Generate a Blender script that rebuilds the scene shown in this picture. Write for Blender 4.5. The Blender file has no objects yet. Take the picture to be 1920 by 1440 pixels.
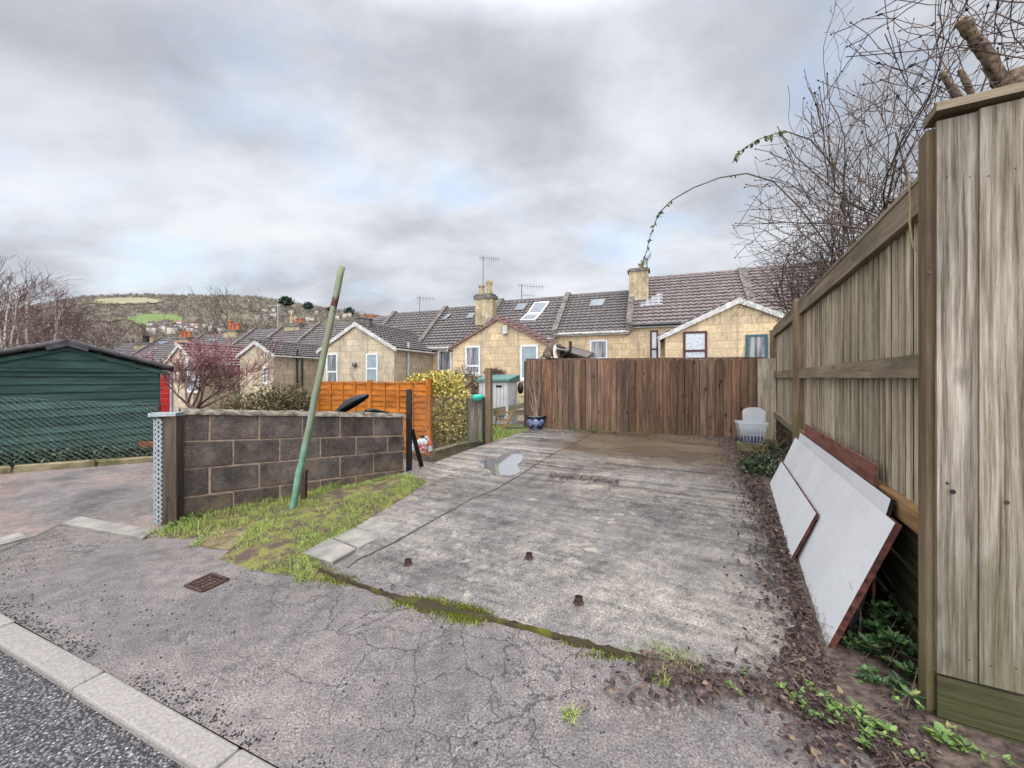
import bpy, math, random
import numpy as np
from mathutils import Vector, Matrix, noise as mnoise
sc = bpy.context.scene
col = sc.collection
R = math.radians

# ---------------------------------------------------------------- camera, world, sun, exposure
F, CX, HZ, H = 740.0, 960.0, 708.0, 1.5
cam_d = bpy.data.cameras.new('camera'); cam = bpy.data.objects.new('camera', cam_d); col.objects.link(cam)
cam.location = (0, 0, H); cam.rotation_euler = (R(90), 0, 0)
cam_d.sensor_width = 36; cam_d.lens = F/1920*36; cam_d.shift_y = -(720-HZ)/1920
cam_d.clip_start = 0.05; cam_d.clip_end = 6000
sc.camera = cam
sc.view_settings.view_transform = 'Standard'; sc.view_settings.look = 'None'
sc.view_settings.exposure = 0.65; sc.view_settings.gamma = 1
SUN_EL, SUN_AZ = 50, 205       # behind the camera, a little to the left
sun_d = bpy.data.lights.new('sun', 'SUN'); sun_d.energy = 1.5; sun_d.angle = R(14); sun_d.color = (1, .965, .91)
sun = bpy.data.objects.new('sun', sun_d); col.objects.link(sun)
sd = Vector((math.sin(R(SUN_AZ))*math.cos(R(SUN_EL)), math.cos(R(SUN_AZ))*math.cos(R(SUN_EL)), math.sin(R(SUN_EL))))
sun.rotation_euler = sd.to_track_quat('Z', 'Y').to_euler()

def nd(nt, typ, ins=None, out=0, **props):
    n = nt.nodes.new('ShaderNode'+typ)
    for k, v in props.items(): setattr(n, k, v)
    for k, v in (ins or {}).items():
        s = n.inputs[k]
        if isinstance(v, bpy.types.NodeSocket): nt.links.new(v, s)
        else: s.default_value = v
    return n.outputs[out]
def c4(c): return (c[0], c[1], c[2], 1)
def ramp(nt, fac, stops, interp='LINEAR'):
    n = nt.nodes.new('ShaderNodeValToRGB'); nt.links.new(fac, n.inputs[0])
    cr = n.color_ramp; cr.interpolation = interp
    while len(cr.elements) < len(stops): cr.elements.new(.5)
    for e, (p, c) in zip(cr.elements, stops):
        e.position = p; e.color = c4(c) if hasattr(c, '__len__') else (c, c, c, 1)
    return n.outputs[0]
def mixc(nt, fac, a, b, bt='MIX'):
    ca = c4(a) if isinstance(a, tuple) else a; cb = c4(b) if isinstance(b, tuple) else b
    return nd(nt, 'MixRGB', {'Fac': fac, 'Color1': ca, 'Color2': cb}, blend_type=bt)
def math_(nt, op, a, b=0.0, clamp=False):
    return nd(nt, 'Math', {0: a, 1: b}, operation=op, use_clamp=clamp)
def noise(nt, vec, scale, detail=4, rough=.55, dist=0.0):
    return nd(nt, 'TexNoise', {'Vector': vec, 'Scale': scale, 'Detail': detail, 'Roughness': rough, 'Distortion': dist})
def mapping(nt, vec, scale=(1,1,1), loc=(0,0,0), rot=(0,0,0)):
    return nd(nt, 'Mapping', {'Vector': vec, 'Location': loc, 'Rotation': rot, 'Scale': scale})
def maprange(nt, v, a, b, c=0.0, d=1.0):
    return nd(nt, 'MapRange', {'Value': v, 'From Min': a, 'From Max': b, 'To Min': c, 'To Max': d})

world = bpy.data.worlds.new('World'); sc.world = world; world.use_nodes = True
wt = world.node_tree
bg = wt.nodes['Background']; bg.inputs['Strength'].default_value = 0.1
skyt = nd(wt, 'TexSky', sky_type='NISHITA', sun_disc=False, sun_elevation=R(SUN_EL), sun_rotation=R(SUN_AZ), air_density=1.3, dust_density=2.0)
dirv = nd(wt, 'TexCoord', out=0)
sx = wt.nodes.new('ShaderNodeSeparateXYZ'); wt.links.new(dirv, sx.inputs[0])
zz = math_(wt, 'ADD', math_(wt, 'MAXIMUM', sx.outputs[2], 0.0), 0.40)
cp = wt.nodes.new('ShaderNodeCombineXYZ')
wt.links.new(math_(wt, 'DIVIDE', sx.outputs[0], zz), cp.inputs[0]); wt.links.new(math_(wt, 'DIVIDE', sx.outputs[1], zz), cp.inputs[1])
cpm = mapping(wt, cp.outputs[0], scale=(1.0, 1.35, 1), loc=(3.15, 7.6, 0), rot=(0, 0, R(-18)))
n_big = noise(wt, cpm, 1.0, 2, .5, .1)
n_fine = noise(wt, cpm, 2.4, 8, .56, .1)
nsum = math_(wt, 'ADD', math_(wt, 'MULTIPLY', n_big, .55), math_(wt, 'MULTIPLY', n_fine, .45))
cloud = ramp(wt, nsum, [(.36, (2.95, 3.1, 3.45)), (.44, (3.7, 3.87, 4.28)), (.51, (4.7, 4.88, 5.25)), (.58, (5.6, 5.78, 6.1)), (.66, (6.2, 6.35, 6.55))])
# unseen cloud deck overhead and behind the camera boosted to lift ground light; the horizon is paler
zen = maprange(wt, sx.outputs[2], .66, .95, 1.0, 4.2)
back = maprange(wt, sx.outputs[1], -.15, -.7, 1.0, 3.2)
hz = ramp(wt, maprange(wt, sx.outputs[2], 0.0, .22), [(0, (1.28, 1.27, 1.22)), (1, (1, 1, 1))])
cloud = mixc(wt, 1.0, cloud, hz, 'MULTIPLY')
cloud = mixc(wt, 1.0, cloud, nd(wt, 'CombineXYZ', {0: zen, 1: zen, 2: zen}), 'MULTIPLY')
cloud = mixc(wt, 1.0, cloud, nd(wt, 'CombineXYZ', {0: back, 1: back, 2: back}), 'MULTIPLY')
gap = ramp(wt, noise(wt, mapping(wt, cpm, loc=(4.2, 1.3, 0)), 1.6, 5, .55, .3), [(.54, 0.0), (.70, 0.45)])
skyc = mixc(wt, 1.0, skyt, (1.9, 1.9, 1.9), 'MULTIPLY')
wt.links.new(mixc(wt, gap, cloud, skyc), bg.inputs['Color'])

# ---------------------------------------------------------------- frames
U = Vector((.4755, .8797, 0)); V = Vector((.8797, -.4755, 0)); P0 = Vector((1.856, 1.75, 0)); ZV = Vector((0, 0, 1))
def uv(u, v, z=0.0): return P0 + U*u + V*v + ZV*z
def touv(p):
    d = Vector((p[0]-P0.x, p[1]-P0.y, 0)); return d.dot(U), d.dot(V)
def at(px, py, Y): return Vector(((px-CX)/F*Y, Y, H-(py-HZ)/F*Y))
def slab_z(x, y):
    u, v = touv((x, y)); return .02 + (0 if u < 0 else .045*u*(1+.055*v))
PUD = (-.13, 6.30, 0.0)
_sz0 = slab_z
PUDZ = _sz0(PUD[0], PUD[1])-.01
def slab_z(x, y):
    d = math.hypot(x-PUD[0], y-PUD[1]); w = 1 if d < .85 else max(0.0, 1-(d-.85)/.9); w = w*w*(3-2*w)
    return _sz0(x, y)*(1-w)+(PUDZ+.072*(touv((x, y))[0]-touv(PUD)[0]))*w
def g0(px, py, z=0.0):
    Y = (H-z)*F/(py-HZ); return Vector(((px-CX)/F*Y, Y, z))
def gs(px, py, dz=0.0):
    z = 0.0
    for _ in range(30):
        p = g0(px, py, z); z = .5*z+.5*(slab_z(p.x, p.y)+dz)
    return g0(px, py, z)

# ---------------------------------------------------------------- mesh helpers
MATS = {}
TM = {}
class MB:
    def __init__(s): s.v = []; s.f = []; s.uv = []
    def add(s, vs, fs, uvs=None):
        o = len(s.v); s.v += [tuple(q) for q in vs]
        s.f += [tuple(i+o for i in f) for f in fs]
        s.uv += (uvs if uvs else [None]*len(fs))
    def obox(s, c, ax, ay, az, sx, sy, sz, rnd=None, j=0.0):
        """box centred c along unit axes; uv runs along its longest side"""
        c = Vector(c); e = [Vector(ax)*sx/2, Vector(ay)*sy/2, Vector(az)*sz/2]; L = (sx, sy, sz)
        vs = []
        for k in range(8):
            q = c + e[0]*(1 if k & 1 else -1) + e[1]*(1 if k & 2 else -1) + e[2]*(1 if k & 4 else -1)
            if j: q = q + Vector((random.uniform(-j, j), random.uniform(-j, j), random.uniform(-j, j)))
            vs.append(q)
        fs = [(0,4,6,2), (1,3,7,5), (0,1,5,4), (2,6,7,3), (0,2,3,1), (4,5,7,6)]
        ln = L.index(max(L)); ro, rv = random.uniform(0, 50), random.uniform(0, 50)
        us = []
        for f in fs:
            fu = []
            axs = [a for a in range(3) if len({(k >> a) & 1 for k in f}) == 2]
            if ln in axs: oth = [a for a in axs if a != ln][0]; a0 = ln
            else: a0, oth = axs
            for k in f:
                fu.append((((k >> a0) & 1)*L[a0]+ro, ((k >> oth) & 1)*L[oth]+rv))
            us.append(fu)
        s.add(vs, fs, us)
    def box(s, x0, x1, y0, y1, z0, z1, j=0.0):
        s.obox(((x0+x1)/2, (y0+y1)/2, (z0+z1)/2), (1,0,0), (0,1,0), (0,0,1), x1-x0, y1-y0, z1-z0, j=j)
    def bar(s, a, b, w, h, up=ZV):
        a, b = Vector(a), Vector(b); d = (b-a); L = d.length; d.normalize()
        x = d.cross(up); 
        if x.length < 1e-4: x = d.cross(Vector((1,0,0)))
        x.normalize(); z = x.cross(d)
        s.obox((a+b)/2, d, x, z, L, w, h)
    def tube(s, pts, rad, n=5, cap=True):
        pts = [Vector(p) for p in pts]
        if not hasattr(rad, '__len__'): rad = [rad]*len(pts)
        vs = []; up = None
        for i, p in enumerate(pts):
            d = (pts[min(i+1, len(pts)-1)]-pts[max(i-1, 0)])
            d = d.normalized() if d.length > 1e-9 else ZV
            if up is None: up = d.orthogonal().normalized()
            x = up - d*up.dot(d); x = x.normalized() if x.length > 1e-6 else d.orthogonal().normalized()
            up = x; y = d.cross(x)
            for k in range(n):
                a = 2*math.pi*k/n; vs.append(p+(x*math.cos(a)+y*math.sin(a))*rad[i])
        fs = []; us = []
        acc = random.uniform(0, 50)
        for i in range(len(pts)-1):
            L = (pts[i+1]-pts[i]).length
            for k in range(n):
                fs.append((i*n+k, i*n+(k+1) % n, (i+1)*n+(k+1) % n, (i+1)*n+k))
                w = 2*math.pi*rad[i]/n
                us.append([(acc, k*w), (acc, (k+1)*w), (acc+L, (k+1)*w), (acc+L, k*w)])
            acc += L
        if cap:
            fs.append(tuple(range(n-1, -1, -1))); us.append(None)
            fs.append(tuple((len(pts)-1)*n+k for k in range(n))); us.append(None)
        s.add(vs, fs, us)
    def lathe(s, c, prof, n=24):
        c = Vector(c); vs = []
        for (r, z) in prof:
            for k in range(n):
                a = 2*math.pi*k/n; vs.append(c+Vector((r*math.cos(a), r*math.sin(a), z)))
        fs = [(i*n+k, i*n+(k+1) % n, (i+1)*n+(k+1) % n, (i+1)*n+k) for i in range(len(prof)-1) for k in range(n)]
        s.add(vs, fs)
        if prof[0][0] > 1e-3: s.add(vs[:n], [tuple(range(n-1, -1, -1))])
        if prof[-1][0] > 1e-3: s.add(vs[-n:], [tuple(range(n))])
    def prism(s, poly, d):
        """poly: 3-D points of one end, d: extrusion vector"""
        d = Vector(d); n = len(poly); a = [Vector(p) for p in poly]; b = [p+d for p in a]
        s.add(a+b, [tuple(range(n)), tuple(range(2*n-1, n-1, -1))]+[(i, i+n, (i+1) % n+n, (i+1) % n) for i in range(n)])
    def grid(s, fn, nu, nv, uvf=None):
        vs = [fn(i/nu, j/nv) for j in range(nv+1) for i in range(nu+1)]
        fs = []; us = []
        for j in range(nv):
            for i in range(nu):
                a = j*(nu+1)+i; f = (a, a+1, a+nu+2, a+nu+1); fs.append(f)
                us.append([uvf(vs[k]) for k in f] if uvf else None)
        s.add(vs, fs, us)
    def ell(s, c, r, nu=12, nv=8, rot=None, wob=0.0, seed=0):
        c = Vector(c); vs = []
        for j in range(nv+1):
            th = math.pi*j/nv
            for i in range(nu):
                ph = 2*math.pi*i/nu
                q = Vector((math.sin(th)*math.cos(ph)*r[0], math.sin(th)*math.sin(ph)*r[1], math.cos(th)*r[2]))
                if wob: q *= 1+wob*mnoise.noise(q*9+Vector((seed, 0, 0)))
                if rot: q = rot @ q
                vs.append(c+q)
        s.add(vs, [(j*nu+i, j*nu+(i+1) % nu, (j+1)*nu+(i+1) % nu, (j+1)*nu+i)[::-1] for j in range(nv) for i in range(nu)])
    def build(s, name, mat, parent=None, smooth=False, uvs=True, label=None):
        me = bpy.data.meshes.new(name)
        if parent is not None:
            inv = TM[parent.name].inverted(); vv = [inv @ Vector(q) for q in s.v]; loc = None
        else:
            a = np.array(s.v); loc = Vector((a[:, 0].mean(), a[:, 1].mean(), a[:, 2].min())); vv = [Vector(q)-loc for q in s.v]
        me.from_pydata(vv, [], s.f)
        if uvs:
            ul = me.uv_layers.new(name='UVMap').data; li = 0
            for f, fu in zip(s.f, s.uv):
                if fu is None:
                    p = [vv[i] for i in f]
                    n = (p[1]-p[0]).cross(p[2]-p[0])
                    if n.length < 1e-9 and len(p) > 3: n = (p[2]-p[0]).cross(p[3]-p[0])
                    n = n.normalized() if n.length > 1e-12 else ZV
                    t = Vector((-n.y, n.x, 0)); t = t.normalized() if t.length > .05 else Vector((1, 0, 0))
                    b = n.cross(t)
                    fu = [(q.dot(t), q.dot(b)) for q in p]
                for w in fu: ul[li].uv = w; li += 1
        if smooth: me.polygons.foreach_set('use_smooth', [True]*len(me.polygons))
        me.materials.append(mat); me.update()
        o = bpy.data.objects.new(name, me); col.objects.link(o)
        if parent is not None: o.parent = parent; TM[o.name] = TM[parent.name].copy()
        else: o.location = loc; TM[o.name] = Matrix.Translation(loc)
        if label: o['label'] = label
        return o
def tag(o, label, cat, group=None):
    o['label'] = label; o['category'] = cat
    if group: o['group'] = group
    return o
def thing(name, label, cat, loc=(0,0,0), rotz=0.0, group=None):
    o = bpy.data.objects.new(name, None); col.objects.link(o); o.empty_display_size = .1
    o.location = loc; o.rotation_euler = (0, 0, rotz)
    TM[o.name] = Matrix.Translation(Vector(loc)) @ Matrix.Rotation(rotz, 4, 'Z')
    return tag(o, label, cat, group)
def kind(o, k): o['kind'] = k; return o

# ---------------------------------------------------------------- materials
def newmat(name, rough=.8, spec=.3):
    m = bpy.data.materials.new(name); m.use_nodes = True
    nt = m.node_tree; b = nt.nodes['Principled BSDF']
    b.inputs['Roughness'].default_value = rough; b.inputs['Specular IOR Level'].default_value = spec
    MATS[name] = m
    return m, nt, b
def setc(nt, b, c): 
    if isinstance(c, tuple): b.inputs['Base Color'].default_value = c4(c)
    else: nt.links.new(c, b.inputs['Base Color'])
def bump(nt, b, h, strength=.4, dist=.01):
    o = nd(nt, 'Bump', {'Height': h, 'Strength': strength, 'Distance': dist}); nt.links.new(o, b.inputs['Normal'])
def objc(nt): return nd(nt, 'TexCoord', out=3)
def uvc(nt): return nd(nt, 'TexCoord', out=2)
def island(nt): return nd(nt, 'NewGeometry', out=8)

def plain(name, c1, c2=None, scale=8, rough=.7, spec=.3, bs=0.0, bscale=40, isl=0.0, detail=5, lo=.35, hi=.65, metal=0.0):
    m, nt, b = newmat(name, rough, spec); o = objc(nt)
    if c2 is None: c2 = tuple(x*.75 for x in c1)
    c = ramp(nt, noise(nt, o, scale, detail, .6), [(lo, c2), (hi, c1)])
    if isl:
        k = maprange(nt, island(nt), 0, 1, 1-isl, 1+isl)
        c = mixc(nt, 1.0, c, nd(nt, 'CombineXYZ', {0: k, 1: k, 2: k}), 'MULTIPLY')
    setc(nt, b, c)
    b.inputs['Metallic'].default_value = metal
    if bs: bump(nt, b, noise(nt, o, bscale, 5, .6), bs, .01)
    return m
def leafmat(name, stops, rough=.5, spec=.3):
    m, nt, b = newmat(name, rough, spec)
    setc(nt, b, ramp(nt, island(nt), stops)); return m
def wood(name, stops, gs_=28, tint=.25, algae=0.0, az=(0.0, .8), acol=(.10, .12, .03), knots=.5, rough=.85, hue=None, bs=.5, warp=1.5):
    """weathered timber; grain runs along uv.x"""
    m, nt, b = newmat(name, rough, .2); u = uvc(nt); o = objc(nt); r = island(nt)
    um = mapping(nt, u, scale=(1.1, gs_, 1))
    dn = noise(nt, mapping(nt, u, scale=(1.6, 6, 1)), 1.0, 3, .5)
    um2 = nd(nt, 'VectorMath', {0: um, 1: nd(nt, 'CombineXYZ', {0: 0.0, 1: math_(nt, 'MULTIPLY', dn, warp), 2: math_(nt, 'MULTIPLY', r, 37.0)})}, operation='ADD')
    g = noise(nt, um2, 1.0, 9, .78, .12)
    c = ramp(nt, g, stops)
    big = noise(nt, mapping(nt, u, scale=(1.2, 5, 1)), 1.0, 4, .6)
    c = mixc(nt, 1.0, c, ramp(nt, big, [(.3, (.62, .62, .62)), (.65, (1.2, 1.2, 1.2))]), 'MULTIPLY')
    if hue is not None:
        c = mixc(nt, math_(nt, 'MULTIPLY', nd(nt, 'TexWhiteNoise', {'W': r}, noise_dimensions='1D'), .6), c, mixc(nt, 1.0, c, hue, 'MULTIPLY'))
    k = maprange(nt, r, 0, 1, 1-tint, 1+tint)
    c = mixc(nt, 1.0, c, nd(nt, 'CombineXYZ', {0: k, 1: k, 2: k}), 'MULTIPLY')
    if knots:
        vd = nd(nt, 'TexVoronoi', {'Vector': mapping(nt, u, scale=(3.0, 6.5, 1)), 'Scale': 1.0, 'Randomness': 1.0})
        kk = ramp(nt, vd, [(.09, knots), (.19, 0.0)])
        c = mixc(nt, kk, c, tuple(x*.35 for x in stops[0][1]))
    if algae:
        sz = nt.nodes.new('ShaderNodeSeparateXYZ'); nt.links.new(o, sz.inputs[0])
        zf = maprange(nt, sz.outputs[2], az[0], az[1], 1.0, 0.0)
        an = noise(nt, mapping(nt, o, scale=(5, 5, 2.2)), 1.0, 6, .65)
        a = math_(nt, 'MULTIPLY', ramp(nt, math_(nt, 'ADD', an, math_(nt, 'MULTIPLY', zf, .3)), [(.55, 0.0), (.75, 1.0)]), algae)
        c = mixc(nt, a, c, acol)
    setc(nt, b, c); bump(nt, b, g, bs, .006)
    return m

# --- ground materials
CRACK = (4.55, -3.55, 0.0)
def tarmac(name, base, dark, crack=1.0, wet=.5):
    m, nt, b = newmat(name, .6, .4); o = objc(nt)
    big = noise(nt, o, .75, 5, .6, .3); fine = noise(nt, o, 100, 5, .75); mid = noise(nt, o, 9, 6, .7)
    c = mixc(nt, ramp(nt, big, [(.38, 0.0), (.62, 1.0)]), base, dark)
    c = mixc(nt, 1.0, c, ramp(nt, fine, [(.36, (.30, .29, .29)), (.5, (1, 1, 1)), (.64, (1.8, 1.76, 1.68))]), 'MULTIPLY')
    c = mixc(nt, 1.0, c, ramp(nt, mid, [(.3, (.62, .61, .62)), (.62, (1.26, 1.23, 1.18))]), 'MULTIPLY')
    pit = nd(nt, 'TexVoronoi', {'Vector': o, 'Scale': 42.0})
    pm = math_(nt, 'MULTIPLY', ramp(nt, pit, [(.16, .8), (.30, 0.0)]), ramp(nt, noise(nt, o, 4.5, 4, .65), [(.46, 0.0), (.6, 1.0)]))
    c = mixc(nt, pm, c, (.04, .036, .035))
    # pale aggregate showing through the worn patches
    vo = nt.nodes.new('ShaderNodeTexVoronoi'); nt.links.new(o, vo.inputs['Vector']); vo.inputs['Scale'].default_value = 95
    st = math_(nt, 'MULTIPLY', math_(nt, 'GREATER_THAN', nd(nt, 'SeparateColor', {0: vo.outputs[1]}), .9), ramp(nt, noise(nt, o, 2.6, 4, .6), [(.45, 0.0), (.66, .5)]))
    c = mixc(nt, st, c, (.38, .36, .34))
    if crack:
        d = nd(nt, 'VectorMath', {0: o, 1: nd(nt, 'VectorMath', {0: nd(nt, 'TexNoise', {'Vector': o, 'Scale': 5.0, 'Detail': 5, 'Roughness': .6}, out=1), 'Scale': .22}, operation='SCALE')}, operation='ADD')
        e1 = nd(nt, 'TexVoronoi', {'Vector': d, 'Scale': 2.6}, feature='DISTANCE_TO_EDGE')
        e2 = nd(nt, 'TexVoronoi', {'Vector': d, 'Scale': 7.0}, feature='DISTANCE_TO_EDGE')
        so = nt.nodes.new('ShaderNodeSeparateXYZ'); nt.links.new(o, so.inputs[0]); zone = maprange(nt, nd(nt, 'VectorMath', {0: o, 1: CRACK}, out=1, operation='DISTANCE'), .5, 2.0, .16, -.08)
        msk = ramp(nt, math_(nt, 'ADD', zone, noise(nt, mapping(nt, o, loc=(1.3, 4.1, 0)), .9, 3, .5)), [(.50, 0.0), (.60, 1.0)])
        msk2 = ramp(nt, math_(nt, 'ADD', zone, noise(nt, mapping(nt, o, loc=(6.3, 2.1, 0)), 1.3, 3, .5)), [(.56, 0.0), (.66, 1.0)])
        k1 = math_(nt, 'MULTIPLY', ramp(nt, e1, [(.003, .85), (.012, 0.0)]), msk)
        k2 = math_(nt, 'MULTIPLY', ramp(nt, e2, [(.004, .8), (.018, 0.0)]), msk2)
        k = math_(nt, 'MULTIPLY', math_(nt, 'MAXIMUM', k1, k2), crack)
        c = mixc(nt, k, c, (.045, .041, .04))
    else: k = None
    setc(nt, b, c)
    wetm = noise(nt, mapping(nt, o, loc=(9, 3, 0)), .55, 4, .55, .4)
    nt.links.new(ramp(nt, wetm, [(.40, .66), (.60, .24)]), b.inputs['Roughness'])
    h = math_(nt, 'ADD', math_(nt, 'MULTIPLY', fine, .6), math_(nt, 'MULTIPLY', mid, .5))
    if k is not None: h = math_(nt, 'SUBTRACT', h, math_(nt, 'MULTIPLY', k, 1.2))
    bump(nt, b, h, .55, .006)
    return m
M_tar = tarmac('pavement tarmac', (.215, .186, .178), (.142, .126, .123))
def concrete_slab():
    m, nt, b = newmat('slab concrete', .6, .4); o = objc(nt); u = uvc(nt)
    big = noise(nt, u, .55, 5, .6, .4); mid = noise(nt, u, 4.5, 6, .68); fine = noise(nt, u, 80, 6, .78)
    mid2 = noise(nt, u, 19, 7, .7)
    streak = noise(nt, mapping(nt, u, scale=(9, .8, 1)), 1.0, 8, .72, 1.3)
    c = ramp(nt, big, [(.34, (.128, .118, .114)), (.52, (.210, .189, .174)), (.68, (.285, .254, .222))])
    c = mixc(nt, 1.0, c, ramp(nt, streak, [(.34, (.74, .73, .73)), (.5, (1, 1, 1)), (.66, (1.16, 1.15, 1.12))]), 'MULTIPLY')
    c = mixc(nt, 1.0, c, ramp(nt, mid, [(.3, (.52, .52, .53)), (.5, (1, 1, 1)), (.68, (1.35, 1.32, 1.26))]), 'MULTIPLY')
    c = mixc(nt, 1.0, c, ramp(nt, fine, [(.36, (.36, .36, .36)), (.5, (1, 1, 1)), (.65, (1.8, 1.77, 1.7))]), 'MULTIPLY')
    rib = noise(nt, mapping(nt, u, scale=(7.5, .45, 1), rot=(0, 0, R(4))), 1.0, 7, .62, .25)
    ribm = maprange(nt, math_(nt, 'ADD', nd(nt, 'SeparateXYZ', {0: u}), math_(nt, 'MULTIPLY', big, 2.0)), 2.0, 4.4, .25, 1.0)
    c = mixc(nt, ribm, c, mixc(nt, 1.0, c, ramp(nt, rib, [(.38, (.50, .48, .46)), (.5, (1, 1, 1)), (.62, (1.45, 1.4, 1.3))]), 'MULTIPLY'))
    c = mixc(nt, 1.0, c, ramp(nt, mid2, [(.34, (.62, .61, .61)), (.5, (1, 1, 1)), (.66, (1.35, 1.33, 1.28))]), 'MULTIPLY')
    pit = nd(nt, 'TexVoronoi', {'Vector': u, 'Scale': 55.0})
    pm = math_(nt, 'MULTIPLY', ramp(nt, pit, [(.14, .75), (.28, 0.0)]), ramp(nt, noise(nt, u, 3.2, 5, .7), [(.44, 0.0), (.58, 1.0)]))
    c = mixc(nt, pm, c, (.05, .043, .038))
    # pale lichen-like blotches
    bl = nd(nt, 'TexVoronoi', {'Vector': nd(nt, 'VectorMath', {0: u, 1: nd(nt, 'VectorMath', {0: nd(nt, 'TexNoise', {'Vector': u, 'Scale': 14.0, 'Detail': 4}, out=1), 'Scale': .22}, operation='SCALE')}, operation='ADD'), 'Scale': 6.0})
    blm = math_(nt, 'MULTIPLY', ramp(nt, bl, [(.13, .8), (.34, 0.0)]), ramp(nt, noise(nt, u, 1.4, 3, .5), [(.48, 0.0), (.62, .75)]))
    c = mixc(nt, blm, c, (.50, .44, .33))
    # brown algae film over the back of the slab, in streaks (its own stain)
    su = nt.nodes.new('ShaderNodeSeparateXYZ'); nt.links.new(u, su.inputs[0])
    al = math_(nt, 'ADD', maprange(nt, su.outputs[0], 2.6, 5.6, -.22, .30), math_(nt, 'ADD', math_(nt, 'MULTIPLY', rib, .75), math_(nt, 'MULTIPLY', mid2, .3)))
    al = math_(nt, 'MULTIPLY', al, maprange(nt, su.outputs[1], -4.3, -3.3, .25, 1.0))
    c = mixc(nt, ramp(nt, al, [(.44, 0.0), (.70, .85)]), c, (.13, .085, .05))
    # joint between the two pours, wandering crack
    jv = math_(nt, 'ABSOLUTE', math_(nt, 'ADD', su.outputs[1], math_(nt, 'ADD', 3.42, math_(nt, 'MULTIPLY', math_(nt, 'SUBTRACT', noise(nt, u, 1.6, 4, .6), .5), .10))))
    jm = ramp(nt, jv, [(.006, 1.0), (.02, 0.0)])
    c = mixc(nt, jm, c, (.045, .045, .03))
    setc(nt, b, c)
    wet = noise(nt, mapping(nt, u, scale=(1.4, .55, 1), loc=(4, 1, 0)), .8, 5, .55, .5)
    nt.links.new(ramp(nt, wet, [(.34, .66), (.56, .16)]), b.inputs['Roughness'])
    h = math_(nt, 'ADD', math_(nt, 'MULTIPLY', streak, .9), math_(nt, 'ADD', math_(nt, 'MULTIPLY', fine, .5), math_(nt, 'MULTIPLY', mid, .5)))
    h = math_(nt, 'SUBTRACT', h, jm)
    bump(nt, b, h, .6, .009)
    return m
M_slab = concrete_slab()
def road_mat():
    m, nt, b = newmat('road chippings', .65, .4); o = objc(nt)
    v = nt.nodes.new('ShaderNodeTexVoronoi'); nt.links.new(mapping(nt, o, scale=(95, 95, 95)), v.inputs['Vector']); v.inputs['Scale'].default_value = 1
    g = nd(nt, 'SeparateColor', {0: v.outputs[1]})
    c = ramp(nt, g, [(0, (.08, .07, .074)), (.5, (.165, .148, .150)), (.85, (.27, .245, .24)), (.97, (.36, .33, .31)), (1, (.65, .6, .55))])
    c = mixc(nt, ramp(nt, v.outputs[0], [(.35, 0.0), (.62, .9)]), c, (.02, .019, .02))
    setc(nt, b, c); bump(nt, b, math_(nt, 'SUBTRACT', 1.0, v.outputs[0]), .9, .008)
    return m
M_road = road_mat()
M_kerb = plain('kerb concrete', (.385, .345, .31), (.24, .215, .195), 80, .8, .3, .5, 120, detail=9, isl=.08)
def lane_mat():
    m, nt, b = newmat('lane gravel', .75, .3); o = objc(nt)
    big = noise(nt, o, .55, 5, .6, .5); fine = noise(nt, o, 75, 6, .8); mid = noise(nt, o, 11, 7, .75)
    c = ramp(nt, big, [(.36, (.11, .10, .10)), (.47, (.22, .19, .178)), (.55, (.29, .22, .188)), (.66, (.22, .19, .178))])
    c = mixc(nt, 1.0, c, ramp(nt, mid, [(.3, (.55, .55, .55)), (.65, (1.3, 1.28, 1.25))]), 'MULTIPLY')
    c = mixc(nt, 1.0, c, ramp(nt, fine, [(.36, (.3, .3, .3)), (.64, (1.7, 1.7, 1.7))]), 'MULTIPLY')
    setc(nt, b, c); nt.links.new(ramp(nt, noise(nt, o, .9, 4), [(.4, .7), (.6, .22)]), b.inputs['Roughness'])
    bump(nt, b, math_(nt, 'ADD', mid, fine), .7, .012)
    return m
M_lane = lane_mat()
M_soil = plain('garden soil', (.13, .095, .07), (.05, .035, .027), 5, .95, .1, .8, 30, detail=9)
M_mud = plain('leafy mud', (.17, .122, .095), (.040, .028, .022), 24, .8, .3, .9, 45, detail=10)
M_lawn = plain('lawn turf', (.17, .20, .06), (.09, .11, .035), 9, .9, .1, .8, 60)
M_moss = plain('moss', (.16, .17, .02), (.060, .048, .028), 2.6, .95, .1, 1.0, 90, detail=12, lo=.54, hi=.70)
M_stone_flag = plain('flag stone', (.36, .32, .27), (.2, .185, .17), 6, .75, .3, .5, 60, detail=9)
m, nt, b = newmat('puddle water', .03, .6); setc(nt, b, (.22, .22, .22)); b.inputs['IOR'].default_value = 4.6; M_puddle = m
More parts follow.
